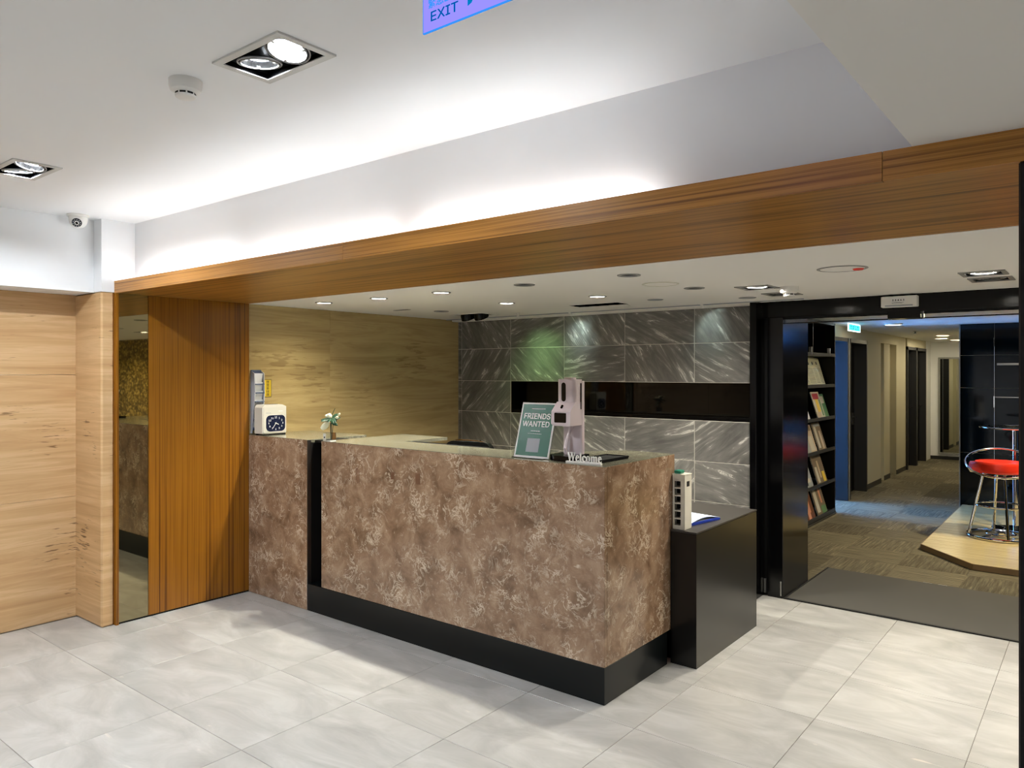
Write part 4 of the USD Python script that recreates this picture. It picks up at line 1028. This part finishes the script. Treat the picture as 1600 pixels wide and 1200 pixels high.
for k, (y, bk_, r) in enumerate(((7.70, 0.0, 0), (8.0, 0.018, -1.2), (8.2, 0.036, -2.4), (8.4, 0.054, -3.4))):
    lines = [(0.06, 0.94, q, q + 0.012, "newsink") for q in np.arange(0.1, 0.62, 0.05)]
    magazine("folded newspaper on the upper shelf of the black rack, " + ["half hidden by the column", "second from the column", "third from the column", "rightmost"][k], y, 0.42, 0.32, 1.452, "news", [(0.1, 0.75, 0.74, 0.84, "newsink"), (0.1, 0.5, 0.65, 0.7, "newsink")] + lines, bk_, r, "newspaper", "newspaper")
magazine("white magazine half hidden by the column, under the newspapers", 7.86, 0.2, 0.28, 1.096, "paper", [(0.1, 0.9, 0.8, 0.92, "c6")])
magazine("magazine with red head and yellow stripe under the newspapers", 8.36, 0.24, 0.29, 1.096, "c1", [(0.08, 0.8, 0.72, 0.93, "c2"), (0.28, 0.62, 0.25, 0.72, "c3"), (0.05, 0.5, 0.02, 0.25, "c4"), (0.72, 0.9, 0.1, 0.7, "c9")])
magazine("pale magazine behind the red-headed one, third shelf", 8.66, 0.16, 0.26, 1.096, "c9", [(0.2, 0.8, 0.6, 0.9, "c1")], 0.02)
magazine("grey magazine leaning next to the column on the middle shelf", 7.88, 0.22, 0.29, 0.745, "c6", [(0.1, 0.6, 0.1, 0.6, "c5"), (0.15, 0.85, 0.75, 0.92, "c1")])
magazine("beige portrait magazine on the middle shelf", 8.13, 0.2, 0.29, 0.745, "c4", [(0.1, 0.9, 0.78, 0.95, "c5"), (0.2, 0.75, 0.08, 0.6, "c1")], 0.008)
magazine("brown striped magazine at the middle shelf's right end", 8.4, 0.24, 0.3, 0.745, "c5", [(0.1, 0.35, 0.1, 0.9, "c1"), (0.55, 0.8, 0.05, 0.7, "c4"), (0.1, 0.9, 0.86, 0.96, "c6")])
magazine("grey magazine with a dark curve on the second lowest shelf", 7.9, 0.26, 0.27, 0.387, "c6", [(0.1, 0.5, 0.1, 0.5, "ink"), (0.5, 0.8, 0.2, 0.35, "c1")])
magazine("gold and cream magazine on the second lowest shelf", 8.36, 0.3, 0.3, 0.387, "c5", [(0.1, 0.3, 0.05, 0.6, "c1"), (0.4, 0.55, 0.2, 0.8, "c4"), (0.65, 0.9, 0.05, 0.4, "c3")])
magazine("brown magazine with a pale face on the lowest shelf", 7.95, 0.28, 0.27, 0.05, "c8", [(0.25, 0.7, 0.25, 0.7, "c7"), (0.35, 0.6, 0.02, 0.25, "c7")])
magazine("cream and green magazine on the lowest shelf", 8.36, 0.3, 0.28, 0.05, "c5", [(0.08, 0.35, 0.1, 0.95, "c1"), (0.6, 0.75, 0.4, 0.95, "c7"), (0.5, 0.95, 0.02, 0.3, "c9")])
t = thing("catalogue", "single brown catalogue standing on the top shelf of the rack", "book", (-2.6, 8.33, 1.791), 0)
obj("cover", box(-0.1, 0.1, 0.0, 0.004, 0, 0.30), "c8", t)
obj("pages", box(-0.098, 0.098, 0.004, 0.03, 0.003, 0.297), "c5", t)
obj("back_cover", box(-0.1, 0.1, 0.03, 0.034, 0, 0.30), "c8", t)

# ------------------------------------------------------------------ corridor end: mirror, lamps, exit sign, detector
mi = thing("wall_mirror", "tall framed mirror on the white wall at the corridor's end", "mirror", (-2.43, 15.74, 0.1), 0)
obj("mirror_glass", box(0.03, 1.0, -0.012, -0.006, 0.03, 1.75), "glassmirror", mi)
obj("frame", join(box(0, 0.03, -0.03, 0.005, 0, 1.78), box(1.0, 1.03, -0.03, 0.005, 0, 1.78), box(0.03, 1.0, -0.03, 0.005, 0, 0.03), box(0.03, 1.0, -0.03, 0.005, 1.75, 1.78)), "alu", mi)
cl_ = None
for (x, y), lab in zip(((-1.946, 9.614), (-1.924, 12.836), (-2.116, 14.0), (-2.003, 14.75)), ("nearest the doorway", "second from the doorway", "third from the doorway", "farthest, by the end mirror")):
    lab = "flat round corridor ceiling lamp, " + lab
    if cl_ is None:
        cl_ = thing("corridor_lamp", lab, "ceiling light", (x, y, ZCO), 0)
        obj("rim", lathe([(0.075, 0.0), (0.085, -0.014), (0.098, -0.012), (0.1, 0.0)], 32), "offwhite", cl_)
        obj("diffuser", lathe([(0.0003, -0.016), (0.07, -0.014), (0.08, -0.008), (0.08, -0.002), (0.0003, -0.002)], 28), "corrlamp", cl_)
    else:
        dup(cl_, "corridor_lamp", (x, y, ZCO), 0, lab)
ll = thing("lounge_lamp", "unseen round ceiling lamp beyond the black post, placed to light the plank platform", "ceiling light", (-0.1, 7.9, ZCO), 0)  # out-of-view lamp that lights the platform and stool
obj("rim", lathe([(0.09, 0.0), (0.1, -0.014), (0.113, -0.012), (0.115, 0.0)], 32), "offwhite", ll)
obj("diffuser", lathe([(0.0003, -0.016), (0.08, -0.014), (0.09, -0.008), (0.09, -0.002), (0.0003, -0.002)], 28), "loungelamp", ll)
cs = thing("sprinkler_head", "small steel sprinkler head on the corridor ceiling", "sprinkler", (-2.041, 11.42, ZCO), 0)
obj("rosette", lathe([(0.0003, 0), (0.03, 0), (0.027, -0.008), (0.0003, -0.01)], 20), "offwhite", cs)
obj("nozzle", lathe([(0.0003, -0.008), (0.01, -0.009), (0.008, -0.03), (0.02, -0.034), (0.02, -0.037), (0.0003, -0.038)], 16), "steel", cs)
e2 = thing("corridor_exit_sign", "small cyan-lit exit sign hanging from the corridor ceiling", "sign", (-2.3, 9.05, 2.075), 0)
obj("border", box(-0.006, 0.006, -0.01, 0.52, 0, 0.09, 0.002), "signwhite", e2)
obj("face", box(0.0055, 0.0075, 0.02, 0.49, 0.014, 0.078), "signcyan", e2)
obj("characters", join(*[join(box(0.007, 0.0085, 0.07 + i * 0.095, 0.13 + i * 0.095, 0.03, 0.036), box(0.007, 0.0085, 0.07 + i * 0.095, 0.13 + i * 0.095, 0.055, 0.061), box(0.007, 0.0085, 0.095 + i * 0.095, 0.105 + i * 0.095, 0.024, 0.068)) for i in range(4)]), "signcyanink", e2)
obj("hanger", join(cyl(0.004, 0.09, ZCO - 2.075, 8, (0, 0.1)), cyl(0.004, 0.09, ZCO - 2.075, 8, (0, 0.4))), "steel", e2)
b2 = thing("blue_sign", "unseen blue light box under the lounge ceiling, placed for the glow on the column", "sign", (-0.2, 9.3, 1.98), 0)  # blue light out of view, placed for its reflection on the column
obj("face", box(-0.25, 0.25, -0.012, 0.012, 0, 0.15, 0.002), "bluelamp", b2)
obj("housing", box(-0.28, 0.28, -0.16, 0.16, 0.15, 0.165), "offwhite", b2)  # wide hood shaped to keep the blue spill off the ceiling

# ------------------------------------------------------------------ black glass partition
gp = thing("glass_partition", "black reflective glass partition with thin metal joints beside the corridor", "partition")
GY = 10.19
for a, b in ((-1.345, -1.01), (-1.004, 0.2), (0.206, 1.4)):
    for z0, z1 in ((0.0, 0.66), (0.664, 1.42), (1.424, 1.80), (1.804, ZCO - 0.002)):
        obj("glass_pane", box(a, b, GY, GY + 0.012, z0, z1, 0.001), "teal", gp, smooth=False)
obj("edge_profile", box(-1.357, -1.345, GY - 0.01, GY + 0.02, 0, ZCO), "steel", gp)
obj("joint_profile", box(-1.0095, -1.0045, GY - 0.006, GY + 0.012, 0, 1.9), "alu", gp)
obj("push_bar", join(box(-1.0, 1.3, GY - 0.03, GY - 0.02, 1.312, 1.326), box(-1.0, -0.985, GY - 0.03, GY, 1.312, 1.326), box(1.28, 1.3, GY - 0.03, GY, 1.312, 1.326)), "steel", gp)
obj("clamp", box(-1.012, -1.002, GY - 0.02, GY, 1.90, 2.0), "chrome", gp)
obj("clamp", box(-1.012, -1.002, GY - 0.02, GY, 1.2, 1.33), "chrome", gp)
obj("head_rail", box(-0.98, -0.55, GY - 0.02, GY, 1.685, 1.71), "steel", gp)

# ------------------------------------------------------------------ raised plank platform
pf = thing("plank_platform", "low platform of pale wood planks with cut-off corner by the glass", "platform")
outline = Polygon([(-1.306, 7.6), (-0.846, 7.07), (1.38, 7.07), (1.38, GY - 0.012), (-1.32, GY - 0.012)])
obj("core", extrude(outline.buffer(-0.012), 0.001, 0.036), "boardedge", pf)
y = 7.0
k = 0
while y < GY:
    strip = outline.intersection(sbox(-2, y + 0.001, 2, y + 0.139))
    cut = [-2, -0.55 + 0.33 * (k % 3), 0.6, 2]
    for a, b in zip(cut[:-1], cut[1:]):
        q = strip.intersection(sbox(a + 0.0008, 0, b - 0.0008, 20))
        if not q.is_empty and q.area > 0.002:
            obj("plank", extrude(q, 0.036, 0.05), "plank", pf, smooth=False)
    y += 0.14
    k += 1
edge = list(outline.exterior.coords)
for (a, b) in ((0, 1), (1, 2), (4, 0)):
    p, q = np.array(edge[a]), np.array(edge[b])
    obj("edge_board", extrude(__import__("shapely").LineString([p, q]).buffer(0.008, cap_style="flat"), 0.002, 0.049), "boardedge", pf)

# bar stool and bar table
PZ = 0.0505
st = thing("bar_stool", "red vinyl bar stool with chrome hoop back and ringed base", "stool", (-0.775, 8.36, PZ), 0)
obj("base_ring", tube(circle(0.27, 0.016, 56), 0.015, 10, True), "chrome", st)
obj("foot_ring", tube(circle(0.205, 0.30, 48), 0.009, 8, True), "chrome", st)
obj("hub", join(cyl(0.035, 0.02, 0.05), tube(circle(0.12, 0.035, 40), 0.008, 8, True)), "chrome", st)
for k in range(3):
    a = k * 2 * math.pi / 3
    obj("spoke", tube([(0.03 * math.cos(a), 0.03 * math.sin(a), 0.036), (0.262 * math.cos(a), 0.262 * math.sin(a), 0.022)], 0.009, 8), "chrome", st)
for k in range(4):
    a = math.radians(18 + 90 * k)
    obj("leg", tube([(0.14 * math.cos(a), 0.14 * math.sin(a), 0.615), (0.205 * math.cos(a), 0.205 * math.sin(a), 0.30), (0.262 * math.cos(a), 0.262 * math.sin(a), 0.024)], 0.0125, 10), "chrome", st)
obj("under_plate", cyl(0.16, 0.6, 0.616, 32), "chrome", st)
obj("seat", lathe([(0.0003, 0.617), (0.19, 0.617), (0.215, 0.635), (0.218, 0.665), (0.205, 0.712), (0.175, 0.706), (0.0003, 0.69)], 44), "red", st)
# low wrap-around cushion towards the viewer
view = math.atan2(-0.80, 0.10)
prof = [(-0.014, -0.05), (0.014, -0.05), (0.022, -0.03), (0.022, 0.03), (0.012, 0.052), (-0.012, 0.052), (-0.02, 0.03), (-0.02, -0.03)]
V, F = [], []
angs = np.linspace(view - 1.45, view + 1.45, 32)
for a in angs:
    taper = 1 - 0.25 * (abs(a - view) / 1.45) ** 3
    for r_, z_ in prof:
        V.append(((0.236 + r_) * math.cos(a), (0.236 + r_) * math.sin(a), 0.668 + z_ * taper))
n_ = len(prof)
for i in range(len(angs) - 1):
    for j in range(n_):
        j2 = (j + 1) % n_
        F += [(i * n_ + j, i * n_ + j2, (i + 1) * n_ + j2), (i * n_ + j, (i + 1) * n_ + j2, (i + 1) * n_ + j)]
for s0 in (0, (len(angs) - 1) * n_):
    F += [(s0, s0 + j, s0 + j + 1) for j in range(1, n_ - 1)]
wrap = trimesh.Trimesh(V, F)
wrap.fix_normals()
obj("back_cushion", wrap, "red", st)
hoop = [(0.285 * math.cos(a), 0.285 * math.sin(a), 0.70 + 0.11 * math.cos(a - view - math.pi)) for a in np.linspace(0, 2 * math.pi, 56, endpoint=False)]
obj("hoop", tube(hoop, 0.0105, 10, True), "chrome", st)
for s in (-1, 1):
    a = view + s * 1.2
    obj("hoop_bracket", tube([(0.2 * math.cos(a), 0.2 * math.sin(a), 0.61), (0.262 * math.cos(a), 0.262 * math.sin(a), 0.62), (0.283 * math.cos(a), 0.283 * math.sin(a), 0.70 + 0.11 * math.cos(a - view - math.pi))], 0.009, 8), "chrome", st)

bt = thing("bar_table", "round glass-topped bar table on a chrome stem behind the red stool", "table", (-0.70, 8.86, PZ), 0)
obj("table_top", cyl(0.3, 1.0, 1.012, 48), "glass", bt)
obj("top_rim", tube(circle(0.3, 1.006, 56), 0.008, 8, True), "chrome", bt)
obj("top_bracket", join(cyl(0.05, 0.985, 1.0), box(-0.2, 0.2, -0.012, 0.012, 0.985, 0.999), box(-0.012, 0.012, -0.2, 0.2, 0.985, 0.999)), "chrome", bt)
obj("stem", cyl(0.024, 0.02, 0.985, 20), "chrome", bt)
obj("base", lathe([(0.0003, 0.0), (0.2, 0.0), (0.2, 0.012), (0.12, 0.024), (0.03, 0.04), (0.0003, 0.04)], 40), "chrome", bt)
